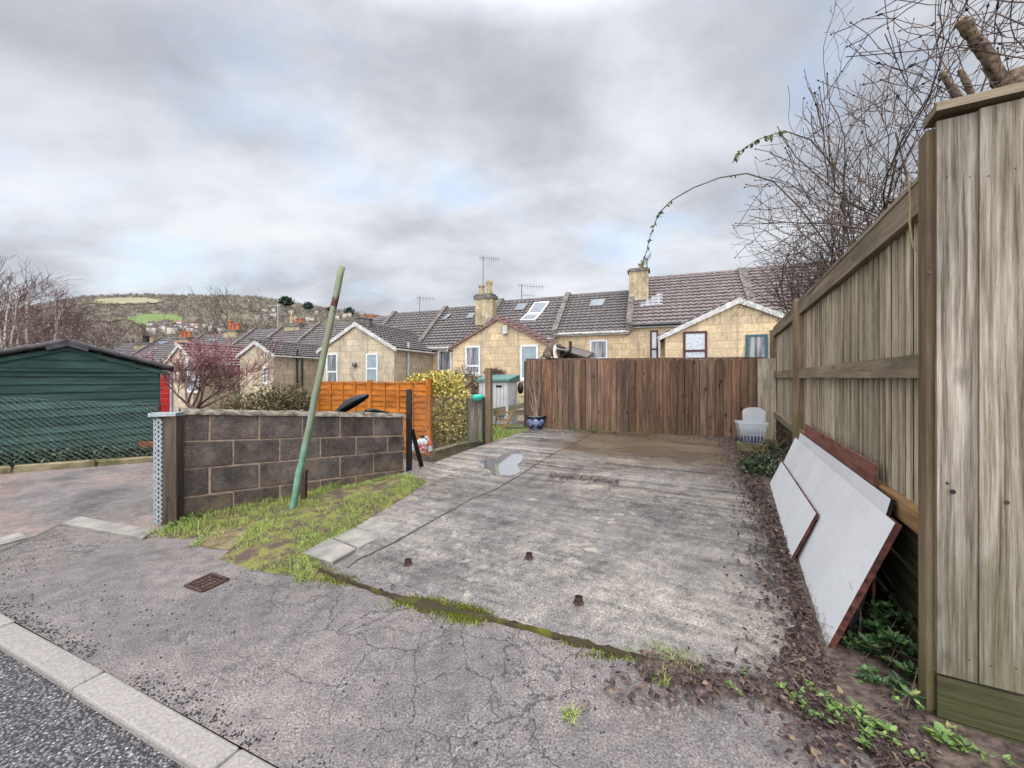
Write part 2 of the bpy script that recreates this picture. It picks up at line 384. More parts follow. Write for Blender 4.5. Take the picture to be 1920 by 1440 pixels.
# --- building materials
def ashlar(name, c1, c2, c3, bw=.74, bh=.33):
    m, nt, b = newmat(name, .9, .15); u = uvc(nt); o = objc(nt)
    br = nt.nodes.new('ShaderNodeTexBrick'); nt.links.new(u, br.inputs['Vector'])
    for k, v in {'Color1': c4(c1), 'Color2': c4(c2), 'Mortar': (.33, .25, .155, 1), 'Scale': 1.0, 'Mortar Size': .008, 'Mortar Smooth': .2, 'Bias': .0, 'Brick Width': bw, 'Row Height': bh}.items(): br.inputs[k].default_value = v
    c = br.outputs[0]
    st = noise(nt, mapping(nt, o, scale=(1.6, 1.6, .9)), 1.0, 8, .68, .4)
    c = mixc(nt, ramp(nt, st, [(.45, 0.0), (.66, .7)]), c, c3)
    st2 = noise(nt, mapping(nt, o, scale=(5, 5, .8)), 1.0, 6, .65, .2)
    c = mixc(nt, ramp(nt, st2, [(.54, 0.0), (.70, .6)]), c, (.12, .10, .075))
    c = mixc(nt, 1.0, c, ramp(nt, noise(nt, o, 9, 6, .7), [(.3, (.74, .73, .72)), (.65, (1.14, 1.14, 1.13))]), 'MULTIPLY')
    setc(nt, b, c); bump(nt, b, math_(nt, 'SUBTRACT', noise(nt, o, 22, 6, .65), math_(nt, 'MULTIPLY', br.outputs[1], .8)), .5, .012)
    return m
M_bath = ashlar('bath stone', (.80, .60, .365), (.60, .465, .30), (.44, .35, .245))
M_bath_pale = ashlar('pale bath stone', (.70, .575, .40), (.55, .46, .33), (.36, .30, .23))
M_chim = ashlar('chimney stone', (.58, .47, .31), (.46, .36, .23), (.15, .125, .09), .42, .24)
def tilemat(name, c1, c2, moss=.25):
    m, nt, b = newmat(name, .62, .35); o = objc(nt)
    c = ramp(nt, noise(nt, o, 3.5, 7, .7), [(.32, c2), (.66, c1)])
    c = mixc(nt, 1.0, c, ramp(nt, noise(nt, o, 14, 3, .6), [(.3, (.7, .7, .7)), (.7, (1.3, 1.3, 1.3))]), 'MULTIPLY')
    c = mixc(nt, ramp(nt, noise(nt, o, 1.1, 6, .65), [(.58, 0.0), (.72, moss*2)]), c, (.16, .14, .07))
    setc(nt, b, c); return m
M_tile_d = tilemat('dark roof tiles', (.195, .168, .162), (.108, .093, .090))
M_tile_moss = tilemat('mossy roof tiles', (.195, .17, .158), (.108, .095, .088), .6)
M_tile_r = tilemat('red brown roof tiles', (.28, .16, .145), (.16, .088, .082), .1)
M_tile_p = tilemat('pinkish grey roof tiles', (.255, .205, .195), (.140, .112, .107), .25)
M_stone_dk = plain('parapet stone', (.24, .215, .185), (.085, .075, .068), 5, .95, .1, .5, 30, detail=8)
M_white = plain('white upvc', (.80, .80, .79), (.66, .66, .65), 3, .4, .4)
M_offw = plain('weathered white paint', (.68, .66, .62), (.40, .38, .34), 5, .7, .3, detail=8)
m, nt, b = newmat('window glass', .08, .6)
setc(nt, b, ramp(nt, noise(nt, mapping(nt, objc(nt), scale=(9, 9, .6)), 1.0, 4, .6), [(.42, (.035, .04, .045)), (.60, (.30, .31, .32))])); M_glass = m
m, nt, b = newmat('patterned net curtain glass', .15, .5)
setc(nt, b, ramp(nt, nd(nt, 'TexVoronoi', {'Vector': objc(nt), 'Scale': 11.0}), [(.16, (.22, .24, .27)), (.3, (.58, .60, .62))])); M_net = m
M_blue_glass = plain('pale blue frosted glass', (.30, .375, .39), (.22, .29, .31), 3, .25, .5)
M_skylight = plain('skylight glass', (.17, .19, .21), (.10, .115, .13), 1.2, .12, .6)
M_solar = plain('solar panel glass', (.17, .185, .20), (.13, .14, .155), .8, .15, .6)
M_dkred = plain('dark red painted wood', (.10, .022, .026), (.055, .014, .018), 8, .5, .4)
M_teal_p = plain('teal painted wood', (.03, .11, .13), (.02, .07, .09), 8, .5, .4)
M_black = plain('black plastic pipe', (.018, .018, .02), (.010, .010, .012), 8, .35, .5)
M_greypipe = plain('grey white pipe', (.55, .54, .51), (.36, .35, .33), 8, .55, .4)
M_lead = plain('lead flashing', (.36, .37, .38), (.22, .225, .23), 7, .6, .4, .3, 20)
M_pot = plain('terracotta', (.52, .17, .075), (.32, .11, .06), 6, .8, .2)
M_buff = plain('buff clay', (.50, .38, .20), (.28, .22, .13), 6, .85, .2)
M_metal = plain('grey metal', (.22, .22, .22), (.12, .12, .12), 20, .45, .5, metal=.7)
M_darkmetal = plain('dark iron', (.028, .022, .020), (.012, .010, .010), 30, .55, .4, .3, 60)
M_rust = plain('rusty iron', (.11, .06, .042), (.035, .02, .017), 40, .75, .3, .6, 90)
M_galv = plain('galvanised steel', (.44, .47, .48), (.28, .30, .31), 30, .45, .5, metal=.3)
M_wire = plain('grey wire', (.26, .32, .30), (.15, .19, .18), 40, .5, .5)
M_wire_d = plain('dull wire', (.20, .20, .18), (.10, .10, .09), 40, .6, .4)
# --- timber
M_wd_grey = wood('weathered grey boards', [(.33, (.055, .042, .031)), (.44, (.17, .135, .10)), (.53, (.30, .255, .205)), (.64, (.45, .405, .345))], 40, .15, .45, (-.2, 1.3), (.115, .112, .042), .35, hue=(1.0, 1.0, .9), warp=.9)
M_wd_strip = wood('weathered featheredge boards', [(.28, (.14, .105, .070)), (.42, (.36, .29, .205)), (.55, (.56, .475, .355)), (.75, (.68, .61, .48))], 34, .22, .55, (-.3, .9), (.19, .19, .07), .25, hue=(.98, .98, .88))
M_wd_recess = wood('gap shade and knot wood', [(.3, (.028, .020, .013)), (.5, (.068, .050, .033)), (.72, (.12, .095, .065))], 30, .3, .4, (-.3, .9), (.10, .10, .04), .2)  # dark colour paints shade into the strip fence gaps; knots use it too
M_wd_rail = wood('fence rail timber', [(.28, (.13, .095, .06)), (.5, (.30, .235, .16)), (.72, (.43, .36, .265))], 26, .15, .25, (0, .6), (.15, .14, .05), .4)
M_wd_newrail = wood('orange treated timber', [(.3, (.16, .085, .035)), (.5, (.33, .19, .085)), (.72, (.43, .27, .13))], 24, .1, 0, knots=.3)
M_wd_post = wood('fence post timber', [(.28, (.10, .065, .038)), (.5, (.245, .17, .105)), (.72, (.36, .275, .19))], 22, .15, .7, (0, 1.4), (.15, .145, .05), .4)
M_wd_gravel = wood('green gravel board', [(.34, (.018, .015, .009)), (.5, (.072, .060, .036)), (.66, (.15, .13, .085))], 40, .2, .5, (0, .5), (.065, .07, .017), .3)
M_wd_brown = wood('brown stained boards', [(.30, (.036, .023, .017)), (.46, (.138, .086, .063)), (.58, (.225, .146, .106)), (.74, (.31, .218, .165))], 30, .36, .85, (-.05, .55), (.13, .12, .04), .75, hue=(1.15, .86, .62))
M_wd_orange = wood('orange fence boards', [(.28, (.22, .066, .012)), (.5, (.52, .168, .027)), (.72, (.66, .235, .045))], 16, .12, 0, knots=.6)
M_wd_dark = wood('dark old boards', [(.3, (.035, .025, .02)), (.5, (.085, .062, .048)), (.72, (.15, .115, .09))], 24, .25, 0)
M_wd_green = wood('dark green shed boards', [(.28, (.018, .036, .030)), (.5, (.042, .082, .070)), (.74, (.078, .128, .112))], 12, .2, .25, (0, .8), (.07, .09, .05), .3, bs=.25)
M_wd_red = wood('red shed boards', [(.3, (.42, .022, .020)), (.6, (.58, .040, .035))], 12, .1, 0, knots=.1)
M_wd_redbrn = wood('red brown board', [(.3, (.14, .052, .040)), (.5, (.28, .115, .085)), (.72, (.38, .19, .15))], 16, .1, 0, knots=.3)
M_mould = plain('mouldy chipboard edge', (.22, .075, .052), (.045, .025, .022), 25, .9, .2, .6, 70, detail=8)
def board_mat():
    m, nt, b = newmat('white laminate board', .35, .4); o = objc(nt)
    c = ramp(nt, noise(nt, o, 2.0, 6, .6), [(.3, (.72, .72, .71)), (.6, (.82, .82, .81))])
    c = mixc(nt, ramp(nt, noise(nt, mapping(nt, o, scale=(3, 3, 9)), 1.0, 8, .75, .5), [(.56, 0.0), (.75, .45)]), c, (.40, .39, .36))
    sz = nt.nodes.new('ShaderNodeSeparateXYZ'); nt.links.new(o, sz.inputs[0])
    mud = math_(nt, 'ADD', maprange(nt, sz.outputs[2], 0.0, .16, .28, -.15), noise(nt, o, 26, 7, .75))
    c = mixc(nt, ramp(nt, mud, [(.56, 0.0), (.72, .75)]), c, (.20, .15, .11))
    setc(nt, b, c); return m
M_board = board_mat()
M_shedroof = plain('bitumen sheet', (.085, .075, .08), (.045, .04, .043), 12, .6, .35, .2, 60)
M_zinc = plain('grey corrugated sheet', (.34, .34, .35), (.22, .22, .23), 6, .55, .4)
def block_mat():
    m, nt, b = newmat('dark concrete block', .9, .2); o = objc(nt); r = island(nt)
    c = ramp(nt, noise(nt, o, 5, 7, .68), [(.32, (.045, .037, .033)), (.5, (.092, .075, .066)), (.68, (.16, .128, .104))])
    k = maprange(nt, r, 0, 1, .72, 1.3); c = mixc(nt, 1.0, c, nd(nt, 'CombineXYZ', {0: k, 1: k, 2: k}), 'MULTIPLY')
    c = mixc(nt, 1.0, c, ramp(nt, noise(nt, o, 90, 3, .7), [(.3, (.5, .5, .5)), (.7, (1.7, 1.65, 1.6))]), 'MULTIPLY')
    sp = nd(nt, 'TexVoronoi', {'Vector': o, 'Scale': 30.0})
    c = mixc(nt, math_(nt, 'MULTIPLY', ramp(nt, sp, [(.10, .8), (.2, 0.0)]), ramp(nt, noise(nt, o, 3.0, 3), [(.5, 0.0), (.6, 1.0)])), c, (.36, .33, .28))
    sz = nt.nodes.new('ShaderNodeSeparateXYZ'); nt.links.new(o, sz.inputs[0])
    dz = math_(nt, 'ADD', maprange(nt, sz.outputs[2], 0.0, .55, .2, -.1), noise(nt, o, 4.0, 6, .65))
    c = mixc(nt, ramp(nt, dz, [(.55, 0.0), (.75, .75)]), c, (.20, .145, .085))
    setc(nt, b, c); bump(nt, b, noise(nt, o, 80, 4, .7), .9, .008); return m
M_block = block_mat()
M_mortar = plain('tan mortar', (.44, .32, .235), (.25, .18, .13), 14, .95, .1, .8, 70, detail=8)
M_cope = plain('rough mortar coping', (.30, .26, .20), (.075, .062, .048), 11, .95, .1, 1.0, 45, detail=9)
M_edging = plain('mossy concrete edging', (.30, .245, .15), (.11, .10, .045), 5, .95, .1, .8, 40, detail=8)
def pole_mat():
    m, nt, b = newmat('green painted pole', .6, .35); o = objc(nt)
    c = ramp(nt, noise(nt, o, 7, 6, .65), [(.35, (.105, .235, .165)), (.6, (.20, .36, .27))])
    sz = nt.nodes.new('ShaderNodeSeparateXYZ'); nt.links.new(o, sz.inputs[0])
    g = math_(nt, 'ADD', noise(nt, mapping(nt, o, scale=(9, 9, 3)), 1.0, 6, .7), maprange(nt, sz.outputs[2], .2, 1.9, -.05, .20))
    c = mixc(nt, ramp(nt, g, [(.52, 0.0), (.66, .8)]), c, (.25, .22, .13))
    rz = math_(nt, 'ADD', maprange(nt, math_(nt, 'ABSOLUTE', math_(nt, 'SUBTRACT', sz.outputs[2], 2.42)), 0, .25, .3, -.3), noise(nt, o, 13, 5, .7))
    c = mixc(nt, ramp(nt, rz, [(.62, 0.0), (.68, 1.0)]), c, (.09, .03, .02))
    setc(nt, b, c); bump(nt, b, noise(nt, o, 40, 4), .4, .004); return m
M_pole = pole_mat()
# --- plants
M_bark = plain('grey brown bark', (.20, .15, .115), (.075, .055, .045), 22, .9, .15, .6, 60)
M_twig = plain('thin twigs', (.165, .115, .09), (.045, .032, .03), 5, .85, .2, isl=.35)
M_bud = plain('dark buds', (.035, .028, .032), (.018, .015, .02), 30, .8, .2)
M_sawn = plain('sawn trunk bark', (.30, .215, .145), (.05, .034, .025), 34, .9, .15, .9, 40, detail=8)
M_birch = plain('pale birch bark', (.60, .54, .44), (.28, .22, .17), 4, .8, .2)
M_brown_twig = plain('purple brown twigs', (.27, .185, .165), (.15, .098, .092), 3, .9, .1, isl=.25)
M_tree_far = plain('bare brown branches', (.20, .145, .118), (.11, .08, .068), 3, .9, .1, isl=.25)
M_red_twig = plain('reddish twigs', (.34, .19, .175), (.18, .098, .092), 3, .8, .2, isl=.3)
M_pink_bud = leafmat('pink buds', [(0, (.34, .12, .14)), (.6, (.50, .22, .24)), (1, (.62, .36, .37))])
M_euo = leafmat('variegated leaves', [(0, (.05, .08, .02)), (.18, (.17, .20, .04)), (.30, (.50, .42, .09)), (.7, (.82, .62, .16)), (1, (.90, .76, .34))], .45)
M_hedge = leafmat('hedge leaves', [(0, (.045, .065, .022)), (.4, (.11, .12, .045)), (.7, (.21, .15, .075)), (1, (.30, .20, .11))])
M_brnhedge = leafmat('brown hedge leaves', [(0, (.06, .045, .03)), (.5, (.15, .095, .06)), (1, (.24, .15, .09))])
M_ivy = leafmat('ivy leaves', [(0, (.018, .035, .014)), (.6, (.045, .08, .028)), (1, (.13, .16, .075))], .35, .5)
M_weed = leafmat('bright weed leaves', [(0, (.06, .11, .025)), (.6, (.13, .22, .05)), (.92, (.24, .34, .10)), (1, (.30, .25, .09))], .45)
M_dweed = leafmat('dark weed leaves', [(0, (.025, .055, .02)), (.6, (.06, .125, .04)), (.95, (.14, .23, .075)), (1, (.2, .16, .06))], .45)
M_grass = leafmat('grass blades', [(0, (.12, .16, .03)), (.35, (.24, .33, .06)), (.75, (.38, .46, .11)), (.9, (.46, .46, .18)), (1, (.44, .36, .18))], .6)
M_dead = leafmat('fallen leaves', [(0, (.035, .022, .022)), (.55, (.095, .060, .055)), (.88, (.165, .105, .088)), (1, (.27, .19, .11))], .6)
M_dry = leafmat('dry stems', [(0, (.22, .16, .08)), (1, (.42, .33, .18))])
M_far_green = leafmat('dark evergreen', [(0, (.020, .032, .022)), (1, (.055, .075, .045))], .8)
exec_rng = random.Random(5)

# ---------------------------------------------------------------- ground setting
kb1, kb2 = Vector((-.90, 1.516, 0)), Vector((-3.26, 2.51, 0))
kd = (kb2-kb1).normalized(); kn = Vector((kd.y, -kd.x, 0))
if kn.y > 0: kn = -kn                       # towards the road
def ground_z(x, y):
    u, v = touv((x, y))
    z = -.06
    if v < -5.0 or u > 6.8:
        t = min(max((y-5.2)/4.0, 0), 1); z = -.06-.30*t*t*(3-2*t)
        if x < -5.0:
            k = min(max((-5.0-x)/1.2, 0), 1); z = z*(1-k)+(.03 if y > 7 else -.06)*k
    elif v > .3: z = .0
    if y > 12: z = min(z, -.36-(y-12)*.035) if y < 60 else -2.04-(y-60)*.08
    return z
mb = MB()
xs = [-60, -40, -28, -20, -15]+[-12+.5*i for i in range(41)]+[10, 13, 17, 25, 40]
ys = [-8, -4, -1]+[.5*i for i in range(0, 29)]+[15, 17, 20, 24, 30, 38, 48, 60, 80, 110, 150]
mb.add([(x*(1 if y < 30 else y/30), y, ground_z(x, y)) for y in ys for x in xs],
       [(j*len(xs)+i, j*len(xs)+i+1, (j+1)*len(xs)+i+1, (j+1)*len(xs)+i) for j in range(len(ys)-1) for i in range(len(xs)-1)])
kind(mb.build('ground', M_soil, smooth=True), 'structure')
# road, kerb, pavement
a0, a1 = kb1-kd*5, kb1+kd*16
rd = MB(); q = [a0+kn*.12, a1+kn*.12, a1+kn*7, a0+kn*7]
rd.add([p+ZV*-.022 for p in q], [(0, 1, 2, 3)]); kind(rd.build('road', M_road), 'structure')
kbm = MB(); s_ = -3.6
jo = (g0(217, 1251)-kb1).dot(kd)
s_ = jo-1.055*5
while s_ < 14:
    c = kb1+kd*(s_+.5275)+kn*.0625+ZV*-.09
    kbm.obox(c, kd, kn, ZV, 1.045, .125, .2, j=.004); s_ += 1.055
kb_o = kind(kbm.build('kerb', M_kerb), 'structure')
bv = kb_o.modifiers.new('bevel', 'BEVEL'); bv.width = .012; bv.segments = 2
pv = MB()
pv.add([a0+kn*-.003+ZV*0, a1+kn*-.003, a1-kn*6, a0-kn*4.2], [(0, 1, 2, 3)])
kind(pv.build('pavement', M_tar), 'structure')
# lane beside the block wall
lane_px = [(-700, 1070), (0, 1035), (60, 1010), (110, 985), (200, 998), (272, 1010), (335, 1000)]
lane = [g0(*p) for p in lane_px]+[uv(-.1, -5.75), uv(2.2, -5.55), Vector((-3.0, 7.2, 0)), Vector((-6.4, 7.35, 0)), Vector((-8.1, 6.35, 0)), Vector((-13, 4.3, 0)), Vector((-16, 3.6, 0))]
ln = MB(); ln.add([p+ZV*.005 for p in lane], [tuple(range(len(lane)))][::-1]); kind(ln.build('lane', M_lane), 'structure')
st = MB()
for quad in ([(116, 985), (150, 972), (292, 998), (268, 1013)], [(0, 1012), (38, 1002), (52, 1012), (0, 1026)]):
    st.prism([g0(*p)+ZV*-.02 for p in quad], ZV*.042)
kind(st.build('lane_edging', M_stone_flag), 'structure')
# concrete slab (rises gently to the back)
sl = MB()
NU, NV = 70, 50
def slab_pt(a, b_):
    v = -5.03+4.88*a
    uf = -.40+.10*(v+5.03)/4.9*1.0 + .035*mnoise.noise(Vector((v*2.3, 0, 3)))+.02*mnoise.noise(Vector((v*9, 0, 3)))
    if v < -3.46: uf += .20
    u = uf+(6.62-uf)*b_
    p = uv(u, v); z = slab_z(p.x, p.y)+.006*mnoise.noise(Vector((u*1.1, v*1.1, 0)))*(0 if math.hypot(p.x-PUD[0], p.y-PUD[1]) < 1 else 1)
    if b_ == 0: z -= .035
    return (p.x, p.y, z)
sl.grid(slab_pt, NU, NV, uvf=lambda p: touv(p))
# edge faces down the garden side
ed = [slab_pt(0, j/NV) for j in range(NV+1)]
sl.add(ed+[(p[0], p[1], p[2]-.5) for p in ed], [(i, i+1, NV+2+i, NV+1+i) for i in range(NV)])
kind(sl.build('concrete_slab', M_slab, smooth=False), 'structure')
# puddle lying in the low corner
def poly_sheet(pts, z_off, fn_z):
    m_ = MB(); m_.add([(p.x, p.y, fn_z(p.x, p.y)+z_off) for p in pts], [tuple(range(len(pts)))]); return m_
pd_px = [(886, 868), (905, 863), (930, 860), (945, 852), (962, 846), (981, 848), (979, 866), (968, 872), (978, 884), (962, 893), (945, 892), (925, 893), (918, 880), (905, 878)]
pdp = [gs(*p) for p in pd_px]
pdl = MB(); zc = sum(p.z for p in pdp)/len(pdp)
def smooth_poly(P, it=2):
    for _ in range(it):
        P = [q for i in range(len(P)) for q in (P[i]*.75+P[(i+1) % len(P)]*.25, P[i]*.25+P[(i+1) % len(P)]*.75)]
    return P
pdp = smooth_poly(pdp)
pdl.add([(p.x, p.y, PUDZ+.072*(touv(p)[0]-touv(PUD)[0])+.006) for p in pdp], [tuple(range(len(pdp)))])
pud = kind(pdl.build('puddle_water', M_puddle), 'structure')
# verge mound under the grass, soil strip by the fence, mud at the corner
verge_px = [(410, 1050), (455, 1003), (520, 962), (575, 935), (690, 913), (765, 900), (800, 912), (765, 940), (690, 982), (640, 1012), (590, 1045), (622, 1090), (545, 1080), (470, 1070)]
vp = [g0(*p) for p in verge_px]
def inpoly(x, y, P):
    c = False; n = len(P); j = n-1
    for i in range(n):
        if (P[i].y > y) != (P[j].y > y) and x < (P[j].x-P[i].x)*(y-P[i].y)/(P[j].y-P[i].y)+P[i].x: c = not c
        j = i
    return c
def edge_dist(x, y, P):
    best = 1e9
    for i in range(len(P)):
        a, b_ = P[i], P[(i+1) % len(P)]; ab = Vector((b_.x-a.x, b_.y-a.y)); ap = Vector((x-a.x, y-a.y))
        t = max(0, min(1, ap.dot(ab)/max(ab.dot(ab), 1e-9))); best = min(best, (ap-ab*t).length)
    return best
def mound(P, n, h, nz, base_fn, seed=0):
    x0, x1 = min(p.x for p in P), max(p.x for p in P); y0, y1 = min(p.y for p in P), max(p.y for p in P)
    m_ = MB()
    def f(a, b_):
        x, y = x0+(x1-x0)*a, y0+(y1-y0)*b_
        ins = inpoly(x, y, P); d = edge_dist(x, y, P)
        z = base_fn(x, y)+((.006+h*min(1, d/.25)+nz*mnoise.noise(Vector((x*7+seed, y*7, 0)))*min(1, d/.1)) if ins else -.03-min(d, .3)*.3)
        return (x, y, z)
    m_.grid(f, n, n); return m_
def vz(x, y):
    u, v = touv((x, y)); return max(0, slab_z(x, y)-.0) if u > .0 else .0
M_verge = plain('mossy earth', (.20, .19, .055), (.105, .07, .055), 7, .9, .2, 1.0, 60, detail=12, lo=.44, hi=.58)
kind(mound(vp, 60, .045, .02, vz).build('verge', M_verge, smooth=True), 'structure')
vp2 = [g0(*p) for p in ((292, 1008), (318, 985), (340, 965), (420, 950), (520, 925), (660, 893), (700, 893), (600, 945), (530, 968), (470, 1000), (400, 1000), (350, 1012))]
kind(mound(vp2, 60, .02, .012, lambda x, y: 0, 9).build('verge', M_verge, smooth=True), 'structure')
soil = [g0(1190, 1262), g0(1180, 1232), g0(1230, 1230), g0(1400, 1275), uv(-.10, -.62), uv(.6, -.42), uv(2.2, -.50), uv(4.2, -.72), uv(6.0, -.95), uv(6.55, -1.3), uv(6.6, .35), uv(-.0, .35), uv(-.1, .45), uv(-.6, .6), g0(1760, 1560), g0(1640, 1425), g0(1560, 1372), g0(1440, 1318), g0(1320, 1292), g0(1250, 1290)]
kind(mound(soil, 90, .012, .015, lambda x, y: max(slab_z(x, y), 0)-.0, 4).build('verge', M_mud, smooth=True), 'structure')
# moss in the joint between slab and pavement
def moss_strip(px_line, w0, seed):
    P = [g0(*p) for p in px_line]; m_ = MB(); n = 90
    L = [0]
    for i in range(len(P)-1): L.append(L[-1]+(P[i+1]-P[i]).length)
    vs = []; fs = []
    K = 6
    for i in range(n+1):
        s = L[-1]*i/n; k = max(j for j in range(len(L)) if L[j] <= s+1e-9); k = min(k, len(P)-2)
        t = (s-L[k])/(L[k+1]-L[k]); p = P[k].lerp(P[k+1], t); d = (P[k+1]-P[k]).normalized(); nn = Vector((-d.y, d.x, 0))
        w = w0(i/n)*(.25+1.5*abs(mnoise.noise(Vector((s*5, seed, 0))))+.3*mnoise.noise(Vector((s*19, seed, 0))))
        for j in range(K+1):
            a = j/K*2-1; q = p+nn*(a*w)
            q.z = .012+.022*(1-a*a)*(.6+mnoise.noise(Vector((s*16, a*3, seed))))-.014*abs(a)**3
            q.x += .01*mnoise.noise(Vector((s*30, a, 7))); vs.append(q)
    for i in range(n):
        for j in range(K): fs.append((i*(K+1)+j, i*(K+1)+j+1, (i+1)*(K+1)+j+1, (i+1)*(K+1)+j))
    m_.add(vs, fs); return m_
ms = moss_strip([(590, 1068), (640, 1088), (740, 1122), (845, 1146), (930, 1165), (1080, 1205), (1190, 1235), (1300, 1262)], lambda t: .028+.075*math.exp(-((t-.47)/.12)**2)+.02*math.exp(-((t-.8)/.1)**2), 3)
kind(ms.build('moss', M_moss, smooth=True), 'stuff')
mt = MB(); rgm = random.Random(61)
def mtuft(px, py, spx, spy, n, h):
    for _ in range(n):
        p = g0(rgm.gauss(px, spx), rgm.gauss(py, spy)); a = rgm.uniform(0, 6.28); x = Vector((math.cos(a), math.sin(a), 0))*.0035
        t_ = p+Vector((rgm.gauss(0, .004), rgm.gauss(0, .004), .012+.55*h*rgm.uniform(.1, 1))); mt.add([p-x, p+x, t_], [(0, 1, 2)])
mtuft(880, 1153, 22, 8, 2600, .02); mtuft(790, 1130, 26, 5, 1500, .014); mtuft(845, 1142, 40, 8, 1200, .014); mtuft(640, 1088, 18, 6, 600, .012); mtuft(1150, 1228, 30, 6, 500, .012); mtuft(1080, 1205, 30, 6, 260, .012); mtuft(600, 1074, 16, 8, 600, .02)
kind(mt.build('moss', leafmat('moss tips', [(0, (.06, .06, .02)), (.4, (.16, .18, .03)), (.8, (.30, .33, .04)), (1, (.42, .43, .07))], .8), uvs=False), 'stuff')

# ---------------------------------------------------------------- far hills
SKY = [(-600, 610), (-300, 596), (0, 578), (60, 566), (110, 556), (150, 549), (200, 546), (270, 544), (370, 546), (430, 547), (480, 549), (520, 555), (560, 561), (620, 571), (690, 582), (760, 590), (900, 602), (1100, 615), (1500, 625), (2200, 630)]
def sky_y(a):
    for (x0, y0), (x1, y1) in zip(SKY, SKY[1:]):
        if a <= x1: return y0+(y1-y0)*max(0, (a-x0))/(x1-x0)
    return SKY[-1][1]
def terrain(x, y):
    a = CX+F*x/y; top = H+(HZ-sky_y(max(a, -600))-8)/F*1300
    if y < 150: return ground_z(0, 60)-(y-60)*.08
    if y < 230: return -9.2-(y-150)*.22
    t = (y-230)/(1300-230)
    if t <= 1: z = -26.8+(top+26.8)*(t**1.12)
    else: z = top-(y-1300)*.05
    return z+6*mnoise.noise(Vector((x*.004, y*.004, 1)))*min(t*3, 1)*max(0, 1-t*.9)
hl = MB()
ay = [150, 165, 180, 200, 230]+[260+20*i for i in range(53)]+[1320, 1400, 1600, 2000, 2600]
ax_ = [(-900+i*30) for i in range(104)]
hl.add([((a-CX)/F*y, y, terrain((a-CX)/F*y, y)) for y in ay for a in ax_],
       [(j*len(ax_)+i, j*len(ax_)+i+1, (j+1)*len(ax_)+i+1, (j+1)*len(ax_)+i) for j in range(len(ay)-1) for i in range(len(ax_)-1)])
M_hill = plain('winter hillside', (.20, .18, .12), (.12, .105, .08), .02, .95, .1)
kind(hl.build('hill', M_hill, smooth=True), 'structure')
def hill_hit(px, py):
    y = 150.0
    while y < 1500:
        x = (px-CX)/F*y; z = H-(py-HZ)/F*y
        if terrain(x, y) >= z: return Vector((x, y, terrain(x, y)))
        y += 2
    return None
M_straw = plain('straw field', (.31, .285, .175), (.25, .225, .135), .02, .95, .1)
M_green = plain('green field', (.18, .24, .085), (.145, .19, .07), .02, .95, .1)
fields = []
for nm, mt, poly in (('field', M_straw, [(165, 571), (172, 563), (215, 560), (262, 559), (306, 562), (304, 569), (250, 572)]),
                     ('field', M_green, [(236, 598), (262, 592), (300, 590), (345, 594), (338, 606), (300, 611), (272, 614), (250, 607)]),
                     ('field', M_straw, [(350, 566), (480, 558), (520, 563), (440, 569), (370, 571)]),
                     ('field', M_straw, [(186, 601), (222, 597), (236, 600), (200, 606)])):
    P = [hill_hit(*p) for p in poly]
    if any(p is None for p in P): continue
    P = smooth_poly(P, 1)
    cx, cy = sum(p.x for p in P)/len(P), sum(p.y for p in P)/len(P)
    fm = MB(); vs = [(cx, cy, terrain(cx, cy)+2.5)]; n = len(P)
    for r_ in (.5, 1.0):
        for p in P:
            x, y = cx+(p.x-cx)*r_, cy+(p.y-cy)*r_; vs.append((x, y, terrain(x, y)+2.5))
    fm.add(vs, [(0, 1+i, 1+(i+1) % n) for i in range(n)]+[(1+i, 1+n+i, 1+n+(i+1) % n, 1+(i+1) % n) for i in range(n)])
    kind(fm.build(nm, mt, smooth=True), 'structure'); fields.append(P)
# woodland over the hillside: thousands of bare crowns, one mass
rs = np.random.RandomState(3)
vs = []; fs = []
def add_crown(x, y, z, rad, h, nq):
    o = len(vs)
    for _ in range(nq):
        d = rs.normal(size=3); d /= np.linalg.norm(d); rr = rs.uniform(.45, 1)
        c = np.array([x+d[0]*rad*rr, y+d[1]*rad*rr, z+h*.55+d[2]*h*.45*rr])
        a = rs.normal(size=3); a /= np.linalg.norm(a); b_ = np.cross(a, rs.normal(size=3)); b_ /= max(np.linalg.norm(b_), 1e-6)
        s = rad*rs.uniform(.16, .34); k = len(vs)
        vs.extend([tuple(c-a*s), tuple(c-b_*s*.5), tuple(c+a*s), tuple(c+b_*s*.5)]); fs.append((k, k+1, k+2, k+3))
cnt = 0
while cnt < 8200:
    a = rs.uniform(-60, 1000); y = 300+1020*rs.uniform(0, 1)**.75; x = (a-CX)/F*y
    if any(inpoly(x, y, P) and edge_dist(x, y, P) > 6+10*rs.uniform() for P in fields): continue
    n_ = mnoise.noise(Vector((x*.006, y*.006, 5)))
    if n_ < -.18 and y < 900 and rs.uniform() < .75: continue
    rad = rs.uniform(3.0, 6.0); add_crown(x, y, terrain(x, y)-1, rad, rad*rs.uniform(1.4, 1.9), 18); cnt += 1
wm = MB(); wm.add(vs, fs)
m, nt, b = newmat('bare woodland', .95, .05); o_ = objc(nt)
c = ramp(nt, noise(nt, o_, .012, 4, .6), [(.36, (.150, .140, .125)), (.5, (.205, .170, .150)), (.64, (.25, .185, .165))])
c = mixc(nt, 1.0, c, ramp(nt, noise(nt, o_, .11, 2, .5), [(.34, (.78, .79, .8)), (.66, (1.16, 1.14, 1.1))]), 'MULTIPLY')
k_ = maprange(nt, island(nt), 0, 1, .85, 1.15); c = mixc(nt, 1.0, c, nd(nt, 'CombineXYZ', {0: k_, 1: k_, 2: k_}), 'MULTIPLY')
setc(nt, b, c)
kind(wm.build('woodland', m, uvs=False), 'stuff')
